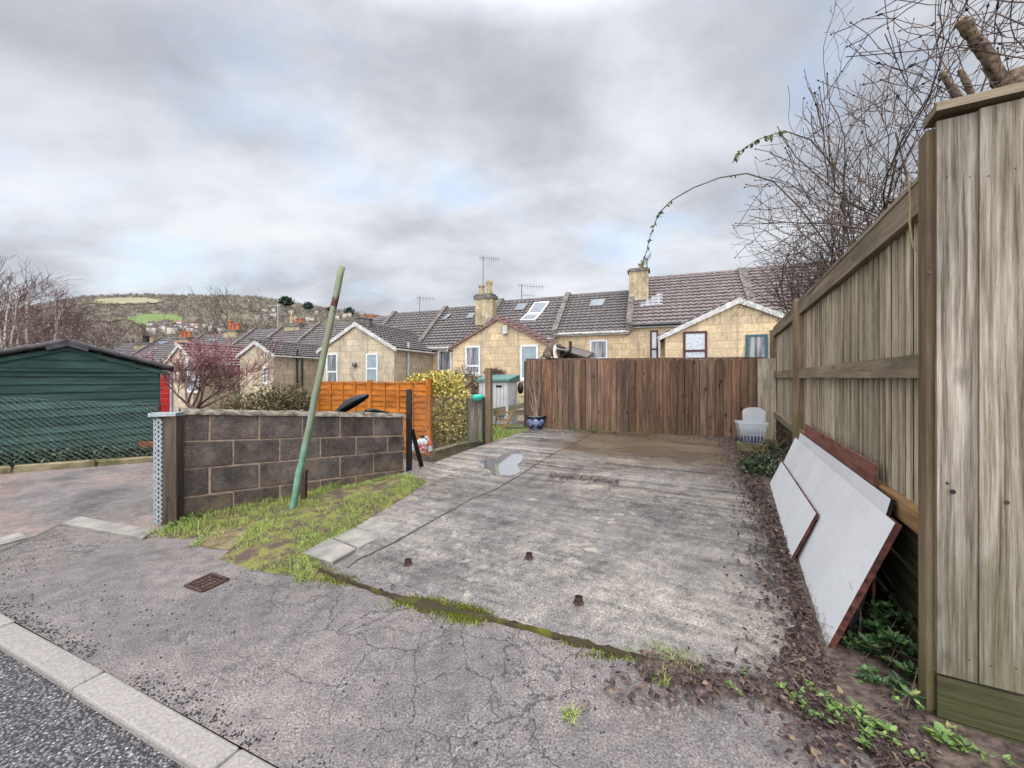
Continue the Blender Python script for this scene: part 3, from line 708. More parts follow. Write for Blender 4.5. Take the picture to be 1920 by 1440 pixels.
# a few evergreens that stand out on the slope
for i, (px, py, rpx) in enumerate([(537, 571, 13), (578, 577, 10), (655, 587, 10), (622, 582, 8)]):
    p = hill_hit(px, py+6); 
    if p is None: continue
    vs = []; fs = []; rad = rpx/F*p.y; add_crown(p.x, p.y, p.z, rad, rad*1.7, 260)
    e = MB(); e.add(vs, fs); t = MB(); t.tube([p-ZV*1, p+ZV*rad*1.2], [rad*.08, rad*.03], 5)
    et = thing('evergreen_tree', ['large rounded dark evergreen on the hillside, biggest of the dark crowns', 'dark evergreen just downhill of the largest dark crown on the hill', 'dark evergreen low on the hill just beyond the leaning green pole', 'small dark evergreen on the hill crest behind the leaning green pole'][i], 'tree', p, group='evergreens on the hill')
    e.build('crown', M_far_green, et, uvs=False); t.build('trunk', M_bark, et)
# pale houses of the valley, tiny
M_fw = plain('pale render', (.62, .58, .50), (.44, .40, .34), .3, .9, .1)
M_fr = plain('distant slate', (.17, .13, .125), (.11, .09, .09), .3, .9, .1)
M_fo = plain('distant red tiles', (.36, .17, .11), (.24, .12, .09), .3, .9, .1)
rg = random.Random(11)
for i in range(46):
    if i < 26: px, py = rg.uniform(272, 420), rg.uniform(611, 627)
    else: px, py = rg.uniform(480, 720), rg.uniform(586, 606)
    p = hill_hit(px, py)
    if p is None or any(inpoly(p.x, p.y, P) for P in fields): continue
    w, d, hh, rot = rg.uniform(7, 15), 7, rg.uniform(4, 6), rg.uniform(-.4, .4)
    p.z += 4
    h_ = thing('distant_house', 'tiny pale house among bare trees far across the valley', 'house', p, rot, 'far houses across the valley')
    T = TM[h_.name]; b1 = MB(); b2 = MB()
    b1.prism([T @ Vector(q) for q in ((-w/2, -d/2, -6), (-w/2, -d/2, hh), (-w/2, 0, hh+2.4), (-w/2, d/2, hh), (-w/2, d/2, -6))], T.to_3x3() @ Vector((w, 0, 0)))
    for sgn in (-1, 1):
        b2.prism([T @ Vector(q) for q in ((-w/2-.3, sgn*(d/2+.5), hh-.2), (-w/2-.3, 0, hh+2.75), (-w/2-.3, 0, hh+2.5), (-w/2-.3, sgn*(d/2+.4), hh-.45))], T.to_3x3() @ Vector((w+.6, 0, 0)))
    b1.build('wall', M_fw, h_, uvs=False); b2.build('roof', M_fo if rg.random() < .15 else M_fr, h_, uvs=False)

# ---------------------------------------------------------------- terraced houses
RO = Vector((9.18, 16.0, 0)); RD = Vector((-.94, .342, 0)); RN = Vector((.342, .94, 0)); RROT = math.atan2(-.342, .94)
def row_pt(r, n): return RO+RD*r+RN*n
def tiles(m_, p0, ux, uy, w, l, tw=.30, th=.33, amp=.045, step=.085):
    ux, uy = Vector(ux).normalized(), Vector(uy).normalized(); n = ux.cross(uy).normalized()
    if n.z < 0: n = -n
    p0 = Vector(p0); nx = max(2, int(round(w/tw)))*4; ny = max(1, int(round(l/th)))
    vs = []; rows = []
    for j in range(ny):
        for (t, h) in ((j*l/ny, step), ((j+.97)*l/ny, .004)):
            rows.append((t, h))
    rows.append((l, .004))
    prof = (0.0, .75, 1.0, .45)
    for (t, h) in rows:
        for i in range(nx+1):
            vs.append(p0+ux*(w*i/nx)+uy*t+n*(h+amp*prof[i % 4]))
    K = nx+1
    m_.add(vs, [(j*K+i, j*K+i+1, (j+1)*K+i+1, (j+1)*K+i) for j in range(len(rows)-1) for i in range(nx)])
def make_house(label, r0, r1, zr, ze, roofm, wallm=M_bath, zb=-1.6):
    """r0 < r1 measured along the row (r grows leftwards); local x right, y away, origin on the back wall"""
    w = r1-r0; c = row_pt((r0+r1)/2, 4)
    h = thing('terraced_house', label, 'house', (c.x, c.y, zb), RROT, 'stone terraced houses in the row')
    T = Matrix.Translation((c.x, c.y, 0)) @ Matrix.Rotation(RROT, 4, 'Z'); D = T.to_3x3()
    h_ = {'o': h, 'T': T, 'D': D, 'w': w, 'zr': zr, 'ze': ze, 'zb': zb}
    m_ = MB(); m_.prism([T @ Vector(q) for q in ((-w/2, 0, zb), (-w/2, 0, ze), (-w/2, 3.5, zr-.1), (-w/2, 7, ze), (-w/2, 7, zb))], D @ Vector((w, 0, 0)))
    m_.build('wall', wallm, h)
    sl_ = (zr-ze)/3.5; r_ = MB()
    L = math.hypot(3.7, 3.7*sl_)
    tiles(r_, T @ Vector((-w/2, -.2, ze-.2*sl_+.02)), D @ Vector((1, 0, 0)), D @ Vector((0, 1, sl_)), w, L)
    r_.prism([T @ Vector(q) for q in ((-w/2, 3.5, zr), (-w/2, 7.2, ze-.2*sl_), (-w/2, 7.2, ze-.2*sl_-.08), (-w/2, 3.5, zr-.09))], D @ Vector((w, 0, 0)))
    ro = r_.build('roof', roofm, h)
    rt = MB(); rt.tube([T @ Vector((-w/2+w*k/8, 3.5, zr+.05)) for k in range(9)], .11, 8); rt.build('ridge_tiles', roofm, ro)
    h_['roof'] = ro
    g = MB(); g.tube([T @ Vector((-w/2, -.27, ze-.18)), T @ Vector((w/2, -.27, ze-.18))], .06, 6); g.build('gutter', M_black if ze > 4.3 else M_offw, h)
    f = MB(); p = [T @ Vector((x, y, z)) for x, y, z in ((-w/2, -.2, ze-.30), (-w/2, -.2, ze-.06), (-w/2, -.04, ze-.06), (-w/2, -.04, ze-.30))]; f.prism(p, D @ Vector((w, 0, 0))); f.build('fascia', M_offw, h)
    return h_
def parapet(h_, side, mat=M_stone_dk, wd=.32, up=.30):
    x = side*h_['w']/2; T, D = h_['T'], h_['D']; zr, ze = h_['zr'], h_['ze']; sl_ = (zr-ze)/3.5
    m_ = MB()
    m_.prism([T @ Vector(q) for q in ((x-wd/2, -.32, ze-.32*sl_-.15), (x-wd/2, -.32, ze-.32*sl_+up), (x-wd/2, 3.45, zr+up), (x-wd/2, 3.85, zr+up-.1), (x-wd/2, 7.2, ze+.1), (x-wd/2, 7.2, ze-.5), (x-wd/2, 3.5, zr-.4))], D @ Vector((wd, 0, 0)))
    m_.build('parapet', mat, h_['o'])
def hit_y(h_, px, py, yl):
    inv = h_['T'].inverted(); o = inv @ Vector((0, 0, H)); d = inv.to_3x3() @ Vector(((px-CX)/F, 1, -(py-HZ)/F))
    t = (yl-o.y)/d.y; return o+d*t
def hit_slope(h_, px, py, off=0.0):
    inv = h_['T'].inverted(); o = inv @ Vector((0, 0, H)); d = inv.to_3x3() @ Vector(((px-CX)/F, 1, -(py-HZ)/F))
    sl_ = (h_['zr']-h_['ze'])/3.5; # plane z = ze + sl*y + off
    t = (h_['ze']+sl_*o.y+off-o.z)/(d.z-sl_*d.y); return o+d*t
def window(h_, parent, px0, py0, px1, py1, yl, fm=M_white, gm=M_glass, rails=(.5,), muls=(), fw=.09, deep=.05):
    a, b_ = hit_y(h_, px0, py0, yl), hit_y(h_, px1, py1, yl)
    x0, x1, z1, z0 = a.x, b_.x, a.z, b_.z
    T, D = h_['T'], h_['D']; m_ = MB()
    def bx(xa, xb, za, zb_, d0, d1, mm):
        mm.obox(T @ Vector(((xa+xb)/2, yl-(d0+d1)/2, (za+zb_)/2)), D @ Vector((1, 0, 0)), D @ Vector((0, 1, 0)), ZV, xb-xa, abs(d1-d0), zb_-za)
    bx(x0, x0+fw, z0, z1, -.05, deep, m_); bx(x1-fw, x1, z0, z1, -.05, deep, m_)
    bx(x0+fw, x1-fw, z1-fw, z1, -.05, deep-.003, m_); bx(x0+fw, x1-fw, z0, z0+fw*1.2, -.05, deep-.003, m_)
    for t in rails: zc_ = z0+(z1-z0)*t; bx(x0+fw, x1-fw, zc_-.045, zc_+.045, -.05, deep-.005, m_)
    for t in muls: xc = x0+(x1-x0)*t; bx(xc-.03, xc+.03, z0+fw, z1-fw, -.05, deep-.008, m_)
    w_ = m_.build('window', fm, parent)
    g = MB(); bx(x0+fw*.5, x1-fw*.5, z0+fw*.5, z1-fw*.5, -.06, deep-.03, g); g.build('pane', gm, w_)
    s_ = MB(); bx(x0-.06, x1+.06, z0-.09, z0-.004, -.05, deep+.06, s_); s_.build('sill', M_offw, w_)
    return w_
def slope_quad(h_, name, px_quad, mat, parent, thick=.08, fm=None):
    P = [hit_slope(h_, px, py, .06) for px, py in px_quad]
    T, D = h_['T'], h_['D']; sl_ = (h_['zr']-h_['ze'])/3.5; n = Vector((0, -sl_, 1)).normalized()
    c = sum(P, Vector())/4
    m_ = MB(); m_.prism([T @ q for q in P], (D @ n)*thick); o = m_.build(name, fm or mat, parent)
    if fm:
        g = MB(); g.prism([T @ (c+(q-c)*.84+n*(thick-.02)) for q in P], (D @ n)*.026); g.build('pane', mat, o)
    return o
def extension(h_, apex, eaveL, roofm, wallm, yl=-4.0, eaveR=None, white=True, depth_in=1.6, ridge_stub=False):
    """gabled rear wing; apex and eave given as picture points on its front wall plane"""
    T, D, o = h_['T'], h_['D'], h_['o']
    A, E = hit_y(h_, *apex, yl), hit_y(h_, *eaveL, yl); hw = A.x-E.x; xc = A.x; zr, ze = A.z, E.z
    zb = h_['zb']; m_ = MB(); xi = hw-.22; sl_ = (zr-ze)/hw
    m_.prism([T @ Vector(q) for q in ((xc-xi, yl, zb), (xc+xi, yl, zb), (xc+xi, yl, zr-sl_*xi-.06), (xc, yl, zr-.06), (xc-xi, yl, zr-sl_*xi-.06))], D @ Vector((0, 4.05, 0)))
    m_.build('wing_wall', wallm, o)
    r_ = MB(); L = math.hypot(hw, zr-ze); ln_ = 4.0+depth_in
    # left and right slopes; courses run along the wing
    tiles(r_, T @ Vector((xc-hw, yl-.12, ze)), D @ Vector((0, 1, 0)), D @ Vector((hw, 0, zr-ze)), ln_, L)
    tiles(r_, T @ Vector((xc+hw, yl-.12, ze)), D @ Vector((0, 1, 0)), D @ Vector((-hw, 0, zr-ze)), ln_, L)
    ro = r_.build('wing_roof', roofm, o)
    rt = MB(); rt.tube([T @ Vector((xc, yl-.14+ln_*k/10, zr+.06)) for k in range(11)], .12, 8); rt.build('ridge_tiles', roofm, ro)
    vg = MB()
    for s in (-1, 1):
        th = .20 if white is True else .09
        vg.prism([T @ Vector(q) for q in ((xc, yl-.15, zr+.03), (xc+s*hw, yl-.15, ze+.03), (xc+s*hw, yl-.15, ze+.03-th), (xc, yl-.15, zr+.03-th*1.2))], D @ Vector((0, .10, 0)))
    vg.build('bargeboard', M_offw if white is True else (white or M_stone_dk), o)
    g = MB()
    for s in (-1, 1): g.tube([T @ Vector((xc+s*(hw+.05), yl-.1, ze-.05)), T @ Vector((xc+s*(hw+.05), 0, ze-.05))], .06, 6)
    g.build('gutter', M_black if not white else M_offw, o)
    h_['ext'] = (xc, hw, zr, ze, yl)
    return A, E
def box_l(h_, m_, x0, x1, y0, y1, z0, z1):
    m_.obox(h_['T'] @ Vector(((x0+x1)/2, (y0+y1)/2, (z0+z1)/2)), h_['D'] @ Vector((1, 0, 0)), h_['D'] @ Vector((0, 1, 0)), ZV, x1-x0, y1-y0, z1-z0)
def chimney(h_, px0, px1, py_top, n, pots, r=None, mat=M_chim, zbase=None, dp=.62, cap=.16):
    """n: row depth of the stack's front face"""
    yl = n-4; a, b_ = hit_y(h_, px0, py_top, yl), hit_y(h_, px1, py_top, yl)
    x0, x1, zt = a.x, b_.x, a.z; m_ = MB(); zb = h_['ze']+.2 if zbase is None else zbase
    zc_ = zt-cap
    box_l(h_, m_, x0+.06, x1-.06, yl, yl+dp, zb, zc_)
    c_ = m_.build('chimney', mat, h_['o'])
    k = MB(); box_l(h_, k, x0-.02, x1+.02, yl-.08, yl+dp+.08, zc_, zt-.05); box_l(h_, k, x0+.08, x1-.08, yl+.02, yl+dp-.02, zt-.05, zt+.04)
    k.build('cap', M_stone_dk, c_)
    for (t, hh, rr, pm) in pots:
        p = MB(); q = h_['T'] @ Vector((x0+(x1-x0)*t, yl+dp/2, zt+.02))
        p.lathe(q, [(rr*1.1, 0), (rr, hh*.15), (rr*.9, hh*.75), (rr*1.12, hh*.82), (rr*1.12, hh), (rr*.75, hh), (rr*.7, hh*.8)], 12); p.build('chimney_pot', pm, c_, smooth=False)
    return (x0, x1, yl, zt, dp)
def aerial(h_, p, top, boom_dir, boom_len, n_el, mat=M_metal, second=False, parent=None):
    m_ = MB(); p = Vector(p); t = Vector(top); m_.tube([p, t], .03, 5)
    bd = Vector(boom_dir).normalized(); s0 = t-bd*.25-ZV*.1; m_.tube([s0, s0+bd*boom_len], .02, 4)
    for k in range(n_el):
        q = s0+bd*boom_len*(k+.3)/n_el; e = Vector((.35, 1, .25)).normalized()*.02+ZV*.19; m_.tube([q-e, q+e], .011, 3)
    if second:
        s1 = t-ZV*.75; m_.tube([s1, s1+bd*boom_len*.5], .014, 4)
        for k in range(4): q = s1+bd*boom_len*.5*(k+.5)/4; m_.tube([q-ZV*.1, q+ZV*.1], .008, 3)
    m_.build('aerial', mat, parent or h_['o'])
def vpipe(h_, px, py0, py1, yl, mat, r=.05, x=None):
    a, b_ = hit_y(h_, px, py0, yl), hit_y(h_, px, py1, yl); m_ = MB(); m_.tube([h_['T'] @ Vector((a.x, yl-.07, a.z)), h_['T'] @ Vector((a.x, yl-.07, b_.z))], r, 8); m_.build('downpipe', mat, h_['o'])

# house by house along the row, from the fence side down the hill
hE = make_house('stone house with pinkish tiled roof partly hidden behind the bare shrubs at the row end', -7.2, -1.44, 7.62, 4.5, M_tile_p)
h1 = make_house('stone house with large gabled wing and dark red patterned-curtain window above the brown fence', -1.44, 4.47, 7.55, 4.44, M_tile_p)
h2 = make_house('stone house with single skylight and small white square window above the brown fence', 4.47, 8.57, 6.82, 4.14, M_tile_d)
h3 = make_house('stone house with solar panels and red tiled gabled wing behind the cat', 8.57, 13.28, 6.74, 3.9, M_tile_d)
h4 = make_house('stone house with mossy dark roof and two skylights left of the tall chimney', 13.28, 17.7, 6.5, 3.55, M_tile_moss)
h5 = make_house('stone house with dark gabled wing right behind the orange fence', 17.7, 22.2, 6.37, 3.35, M_tile_d)
h6 = make_house('terraced house whose dark roof shows just past the leaning green pole', 22.2, 26.0, 6.1, 3.2, M_tile_d, M_bath_pale)
h7 = make_house('pale stone house with white bargeboards and black downpipe behind the brown hedge', 26.0, 29.7, 5.9, 3.1, M_tile_d, M_bath_pale)
h8 = make_house('terraced house with dark roof under the broad chimney with orange and buff pots', 29.7, 33.9, 5.78, 2.95, M_tile_d, M_bath_pale)
h9 = make_house('pale stone house with white-edged gabled wing behind the pink budding tree', 33.9, 37.4, 5.66, 2.85, M_tile_d, M_bath_pale)
h10 = make_house('terraced house with skylight above the pink budding tree and pale square chimney', 37.4, 44.3, 5.45, 2.7, M_tile_d, M_bath_pale)
h11 = make_house('terraced house with wide skylight above the green shed roof corner', 44.3, 50.6, 5.40, 2.6, M_tile_d, M_bath_pale)
h12 = make_house('last visible terraced house with dark stacked chimney past the green shed roof', 50.6, 57, 5.0, 2.5, M_tile_d, M_bath_pale)
for h_ in (h1, h2, h3, h4, h5, h7, h8, h9, h10, h11): parapet(h_, -1 if h_ in (h1, h2, h3, h4, h5) else -1)
parapet(hE, -1, M_stone_dk, .4, .16)
# wings
extension(h1, (1385, 560), (1237, 631), M_tile_p, M_bath, white=True)
window(h1, h1['o'], 1281, 622, 1326, 684, -4, M_dkred, M_net, (.42,))
window(h1, h1['o'], 1398, 628, 1440, 690, -4, M_teal_p, M_glass, ())
window(h1, h1['o'], 1219, 620, 1234, 690, 0, M_dkred, M_net, (.5,))
vpipe(h1, 1236, 630, 690, -4.0, M_greypipe)
window(h2, h2['o'], 1106, 638, 1139, 674, 0, M_white, M_glass, ())
extension(h3, (935, 597), (842, 655), M_tile_r, M_bath, white=M_tile_r)
window(h3, h3['o'], 873, 649, 901, 702, -4, M_white, M_glass, (.3,))
window(h3, h3['o'], 976, 647, 1009, 712, -4, M_white, M_blue_glass, ())
a_ = hit_y(h3, 949, 617, -4); bm = MB(); box_l(h3, bm, a_.x-.12, a_.x+.12, -4.2, -4.0, a_.z-.25, a_.z+.15); bm.build('flood_light', M_offw, h3['o'])
extension(h5, (668, 605), (597, 658), M_tile_d, M_bath_pale, white=True)
window(h5, h5['o'], 613, 663, 634, 722, -4, M_white, M_glass, (.42,))
window(h5, h5['o'], 687, 663, 709, 722, -4, M_white, M_blue_glass, (.52,))
a_ = hit_y(h5, 667, 684, -4); bm = MB(); bm.lathe(h5['T'] @ Vector((a_.x, -4.1, a_.z)), [(.02, -.14), (.12, -.1), (.14, 0), (.12, .1), (.02, .14)], 10); bm.build('alarm_box', M_metal, h5['o'])
extension(h7, (481, 640), (446, 668), M_tile_d, M_bath_pale, white=True)
window(h7, h7['o'], 494, 688, 502, 720, -4, M_white, M_glass, (.5,))
extension(h9, (338, 645), (311, 681), M_tile_r, M_bath_pale, white=True)
window(h9, h9['o'], 352, 672, 364, 735, -4, M_white, M_glass, (.5,))
window(h9, h9['o'], 366, 672, 374, 735, -4, M_white, M_glass, (.5,))
# recess window between the two paired wings, wall pipes
window(h4, h4['o'], 822, 657, 847, 697, 0, M_white, M_glass, ())
def side_pipe(h_, t, mat, r=.06, up=0.0):
    xc, hw, zr, ze, yl = h_['ext']; m_ = MB(); x = xc+hw-.22+.09
    m_.tube([h_['T'] @ Vector((x, yl*(1-t), ze+up)), h_['T'] @ Vector((x, yl*(1-t), -1.4))], r, 8); m_.build('downpipe', mat, h_['o'])
side_pipe(h5, .30, M_greypipe, .075, .45); side_pipe(h7, .42, M_black, .06, .5); side_pipe(h7, .52, M_black)
# skylights and panels
sk = lambda h_, q, lab=None: slope_quad(h_, 'skylight', q, M_skylight, h_['roof'], .09, M_metal)
sk(h2, [(1104, 577), (1109, 564), (1137, 562), (1130, 575)])
sk(h4, [(826, 602), (841, 590), (850, 589), (836, 601)]); sk(h4, [(872, 599), (880, 589), (893, 588), (886, 598)])
sk(h3, [(963, 584), (972, 571), (992, 570), (982, 583)])
sp = lambda q: slope_quad(h3, 'solar_panel', q, M_solar, h3['roof'], .10, M_white)
sp([(988, 591), (1003, 569), (1031, 567), (1015, 590)]); sp([(975, 602), (986, 592), (1014, 591), (1003, 602)])
sk(h10, [(388, 641), (397, 635), (412, 635), (404, 641)])
sk(h11, [(282, 648), (303, 641), (321, 641), (302, 648)])
# chimneys
c1 = chimney(h2, 1177, 1218, 505, 5.6, [(.62, .32, .17, M_buff)], zbase=4.6, dp=.7)
fl = MB(); q = hit_y(h1, 1205, 572, 1.3)
for k in range(4): fl.obox(h1['T'] @ Vector((q.x+.05+.28*k, 1.2+.12*k, h1['ze']+(1.2+.12*k)*.889+.12)), h1['D'] @ Vector((1, 0, 0)), h1['D'] @ Vector((0, .75, .66)), h1['D'] @ Vector((0, -.66, .75)), .32, .5+.25*k, .03, j=.02)
fl.build('flashing', M_lead, h1['o'])
c2 = chimney(h4, 889, 925, 553, 5.5, [(.28, .66, .19, M_buff), (.68, .88, .19, M_buff)], zbase=3.9, dp=.7, cap=.3)
chimney(h8, 531, 562, 607, 7.0, [(.28, .95, .17, M_buff), (.62, .42, .17, M_pot), (.82, .4, .16, M_pot)], zbase=4.0, dp=.8, cap=.28)
chimney(h10, 417, 444, 620, 7.0, [(.25, 1.0, .17, M_pot), (.5, .62, .2, M_pot), (.78, .66, .19, M_pot)], zbase=3.8, dp=.8)
chimney(h11, 326, 352, 634, 6.2, [(.25, .6, .17, M_pot), (.5, .7, .18, M_pot), (.78, .6, .17, M_pot)], zbase=3.6, dp=.8)
chimney(h12, 250, 283, 644, 6.4, [(.45, .75, .25, M_darkmetal), (.82, .5, .2, M_buff)], zbase=3.0, dp=.8)
def stub(h_, px0, px1, py0, py1, yl):
    a, b_ = hit_y(h_, px0, py0, yl), hit_y(h_, px1, py1, yl); m_ = MB()
    m_.lathe(h_['T'] @ Vector(((a.x+b_.x)/2, yl+.35, 0)), [((b_.x-a.x)/2*s, z) for s, z in ((1, b_.z-.5), (.95, a.z-.1), (1.05, a.z-.08), (1.02, a.z))], 14); m_.build('chimney_stub', M_stone_dk, h_['o'])
stub(h5, 660, 687, 596, 612, -3.7); stub(h7, 461, 474, 634, 650, -3.85); stub(h7, 480, 496, 633, 645, -3.4)
# pots on stacks beyond the ridge
for h_, px, py, hh in ((h6, 683, 594, .5), (h6, 698, 593, .55), (h5, 705, 597, .4)):
    q = hit_y(h_, px, py+9, 4.6); m_ = MB(); m_.lathe(h_['T'] @ Vector((q.x, 4.6, q.z-.3)), [(.2, 0), (.2, hh+.1), (.23, hh+.12), (.23, hh+.3), (.15, hh+.3)], 10); m_.build('chimney_pot', M_pot, h_['o'])
# aerials
A_ = at(906, 553, 26.2); aerial(h4, A_-ZV*.3, at(906, 481, 26.2), (1, .1, -.04), 1.35, 9)
A_ = at(978, 565, 27.3); aerial(h3, A_-ZV*.3, at(978, 533, 27.3), (1, .25, 0), 1.9, 9, second=True)
A_ = at(787, 590, 29.8); aerial(h5, A_-ZV*.3, at(787, 556, 29.8), (1, .1, -.06), 1.4, 6)
A_ = at(521, 640, 40); aerial(h8, A_-ZV*1.5, at(521, 571, 40), (-1, .1, .05), 1.4, 6, M_offw)
A_ = at(1213, 510, 23.0); aerial(h2, A_-ZV*.3, at(1213, 484, 23.0), (.5, .6, .6), 1.1, 6, M_darkmetal)
# small lean-to roof joining the red wing
lt = MB(); xc, hw, zr, ze, yl = h3['ext']
lt.prism([h3['T'] @ Vector(q) for q in ((xc+hw+.0, -2.2, ze-.02), (xc+hw+1.3, -2.2, ze-.42), (xc+hw+1.3, -2.2, ze-.48), (xc+hw, -2.2, ze-.08))], h3['D'] @ Vector((0, 2.2, .35)))
lt.build('lean_to_roof', M_tile_d, h3['o'])
lw = MB(); box_l(h3, lw, xc+hw-.3, xc+hw+1.2, -2.0, 0, -1.6, ze-.50); lw.build('lean_to_wall', M_bath, h3['o'])
bp = MB(); q = hit_y(h3, 1066, 640, -2.3)
bp.tube([h3['T'] @ Vector(v_) for v_ in ((q.x+.1, -2.3, q.z), (q.x+.1, -2.3, q.z-.45), (q.x-.35, -2.3, q.z-.75), (q.x-.35, -2.3, q.z-2.5))], .08, 8); bp.build('downpipe', M_black, h3['o'])

# ---------------------------------------------------------------- garden boundary: block wall
WA, WB = Vector((-3.48, 4.16, 0)), Vector((-1.63, 5.96, 0)); wd_ = (WB-WA).normalized(); WL = (WB-WA).length
wn = Vector((wd_.y, -wd_.x, 0))       # towards camera
def wz(s, k):                          # height of bed joint k (0 = top) at distance s
    top = 1.125-.215*s/WL
    return top-k*(.298-.015*s/WL)+(.05*s/WL if k >= 2 else 0)
wl = thing('block_wall', 'dark grey concrete block wall with tan mortar and rough rounded coping', 'wall', WA)
bl = MB(); random.seed(4)
for k in range(5):
    s = -.2 if k % 2 else 0.0
    s = 0.0; first = .235 if k % 2 == 0 else .45
    e = [0.0, first]
    while e[-1] < WL+.1: e.append(e[-1]+.468)
    for a, b_ in zip(e, e[1:]):
        if a >= WL: break
        b_ = min(b_, WL+.02); 
        if b_-a < .06: continue
        a2, b2 = a+.011, b_-.011; gp = .010
        vs = []
        for (s_, kk, g_) in ((a2, k+1, gp), (b2, k+1, gp), (b2, k, -gp), (a2, k, -gp)):
            p = WA+wd_*s_; z = wz(s_, kk)+g_
            vs.append(p+ZV*(z if not (k == 4 and kk == 5) else z-.1))
        off = random.uniform(-.003, .003)
        bl.add([v_+wn*off+ZV*random.uniform(-.004, .004)+wd_*random.uniform(-.003, .003) for v_ in vs]+[v_-wn*.2 for v_ in vs], [(0, 1, 2, 3), (7, 6, 5, 4), (0, 4, 5, 1), (1, 5, 6, 2), (2, 6, 7, 3), (3, 7, 4, 0)])
blo = bl.build('blocks', M_block, wl)
bvm = blo.modifiers.new('bevel', 'BEVEL'); bvm.width = .006; bvm.segments = 1
mo = MB(); mo.prism([WA-wn*.012+ZV*(-.4), WB-wn*.012+ZV*(-.35), WB-wn*.012+ZV*(wz(WL, 0)-.01), WA-wn*.012+ZV*(wz(0, 0)-.01)], wn*-.17); mo.build('mortar', M_mortar, wl)
cp_ = MB()
def cope(a, b_):
    s = -.01+(WL+.03)*a; th = b_*math.pi
    r_ = 1+.25*mnoise.noise(Vector((s*6, th, 2)))+.15*mnoise.noise(Vector((s*19, th*3, 2)))
    p = WA+wd_*s-wn*.1+wn*(.125*math.cos(th))*r_+ZV*(wz(s, 0)-.012+.058*math.sin(th)*r_)
    return p
cp_.grid(cope, 110, 8); cp_.build('coping', M_cope, wl, smooth=True)
en = MB(); en.obox(WA-wd_*.035-wn*.1+ZV*.53, wd_, wn, ZV, .06, .19, 1.14, j=.006); en.build('end_mortar', M_cope, wl)
# corner post with perforated angle
pt = thing('corner_post', 'dark timber post with perforated galvanised steel strip and grey cap', 'post', (-3.55, 4.03, 0))
p_ = MB(); p_.obox((-3.485, 4.06, .555), (.97, .2, 0), (-.2, .97, 0), ZV, .125, .125, 1.11); p_.build('timber', M_wd_dark, pt)
ps = MB(); x0, x1 = -3.635, -3.55; cols_ = [0, .13, .25, .42, .58, .75, .87, 1.0]; rows_ = 46
for r_ in range(rows_):
    for c_ in range(7):
        hole = (c_ in (1, 5) and r_ % 2 == 1) or (c_ == 3 and r_ % 2 == 0)
        if hole: continue
        xa, xb = x0+(x1-x0)*cols_[c_], x0+(x1-x0)*cols_[c_+1]; za, zb = 1.10*r_/rows_-.02, 1.10*(r_+1)/rows_-.02
        yv = lambda x: 4.0+(x-x0)*.25
        ps.add([(xa, yv(xa), za), (xb, yv(xb), za), (xb, yv(xb), zb), (xa, yv(xa), zb)], [(0, 1, 2, 3)])
pso = ps.build('perforated_strip', M_galv, pt); so = pso.modifiers.new('solidify', 'SOLIDIFY'); so.thickness = .004
pb = MB(); pb.obox((-3.60, 4.09, .53), (.97, .2, 0), (-.2, .97, 0), ZV, .10, .10, 1.06); pb.build('backing', M_darkmetal, pt)
pc = MB(); pc.obox((-3.535, 4.045, 1.125), (.97, .2, 0), (-.2, .97, 0), ZV, .24, .17, .035, j=.004); pc.build('cap', M_galv, pt)
# green leaning pole and brown stub
gp_ = g0(546, 962, .02); tp = at(641, 500, 4.35)
gm = MB(); N_ = 24
gm.tube([gp_.lerp(tp, i/N_)+Vector((.012*mnoise.noise(Vector((i*.4, 0, 0))), 0, 0)) for i in range(-1, N_+1)], [.034+.003*mnoise.noise(Vector((i*.9, 3, 0))) for i in range(N_+2)], 14)
tag(gm.build('leaning_pole', M_pole, smooth=True), 'peeling green metal pole with rusty top leaning beside the block wall', 'pole')
sm = MB(); q = g0(570, 945, .02); sm.obox(q+ZV*.18, (1, 0, 0), (0, 1, 0), (.03, 0, 1), .05, .05, .44); 
tag(sm.build('stub_post', M_rust), 'short rusty brown square post stub beside the green pole foot', 'post')
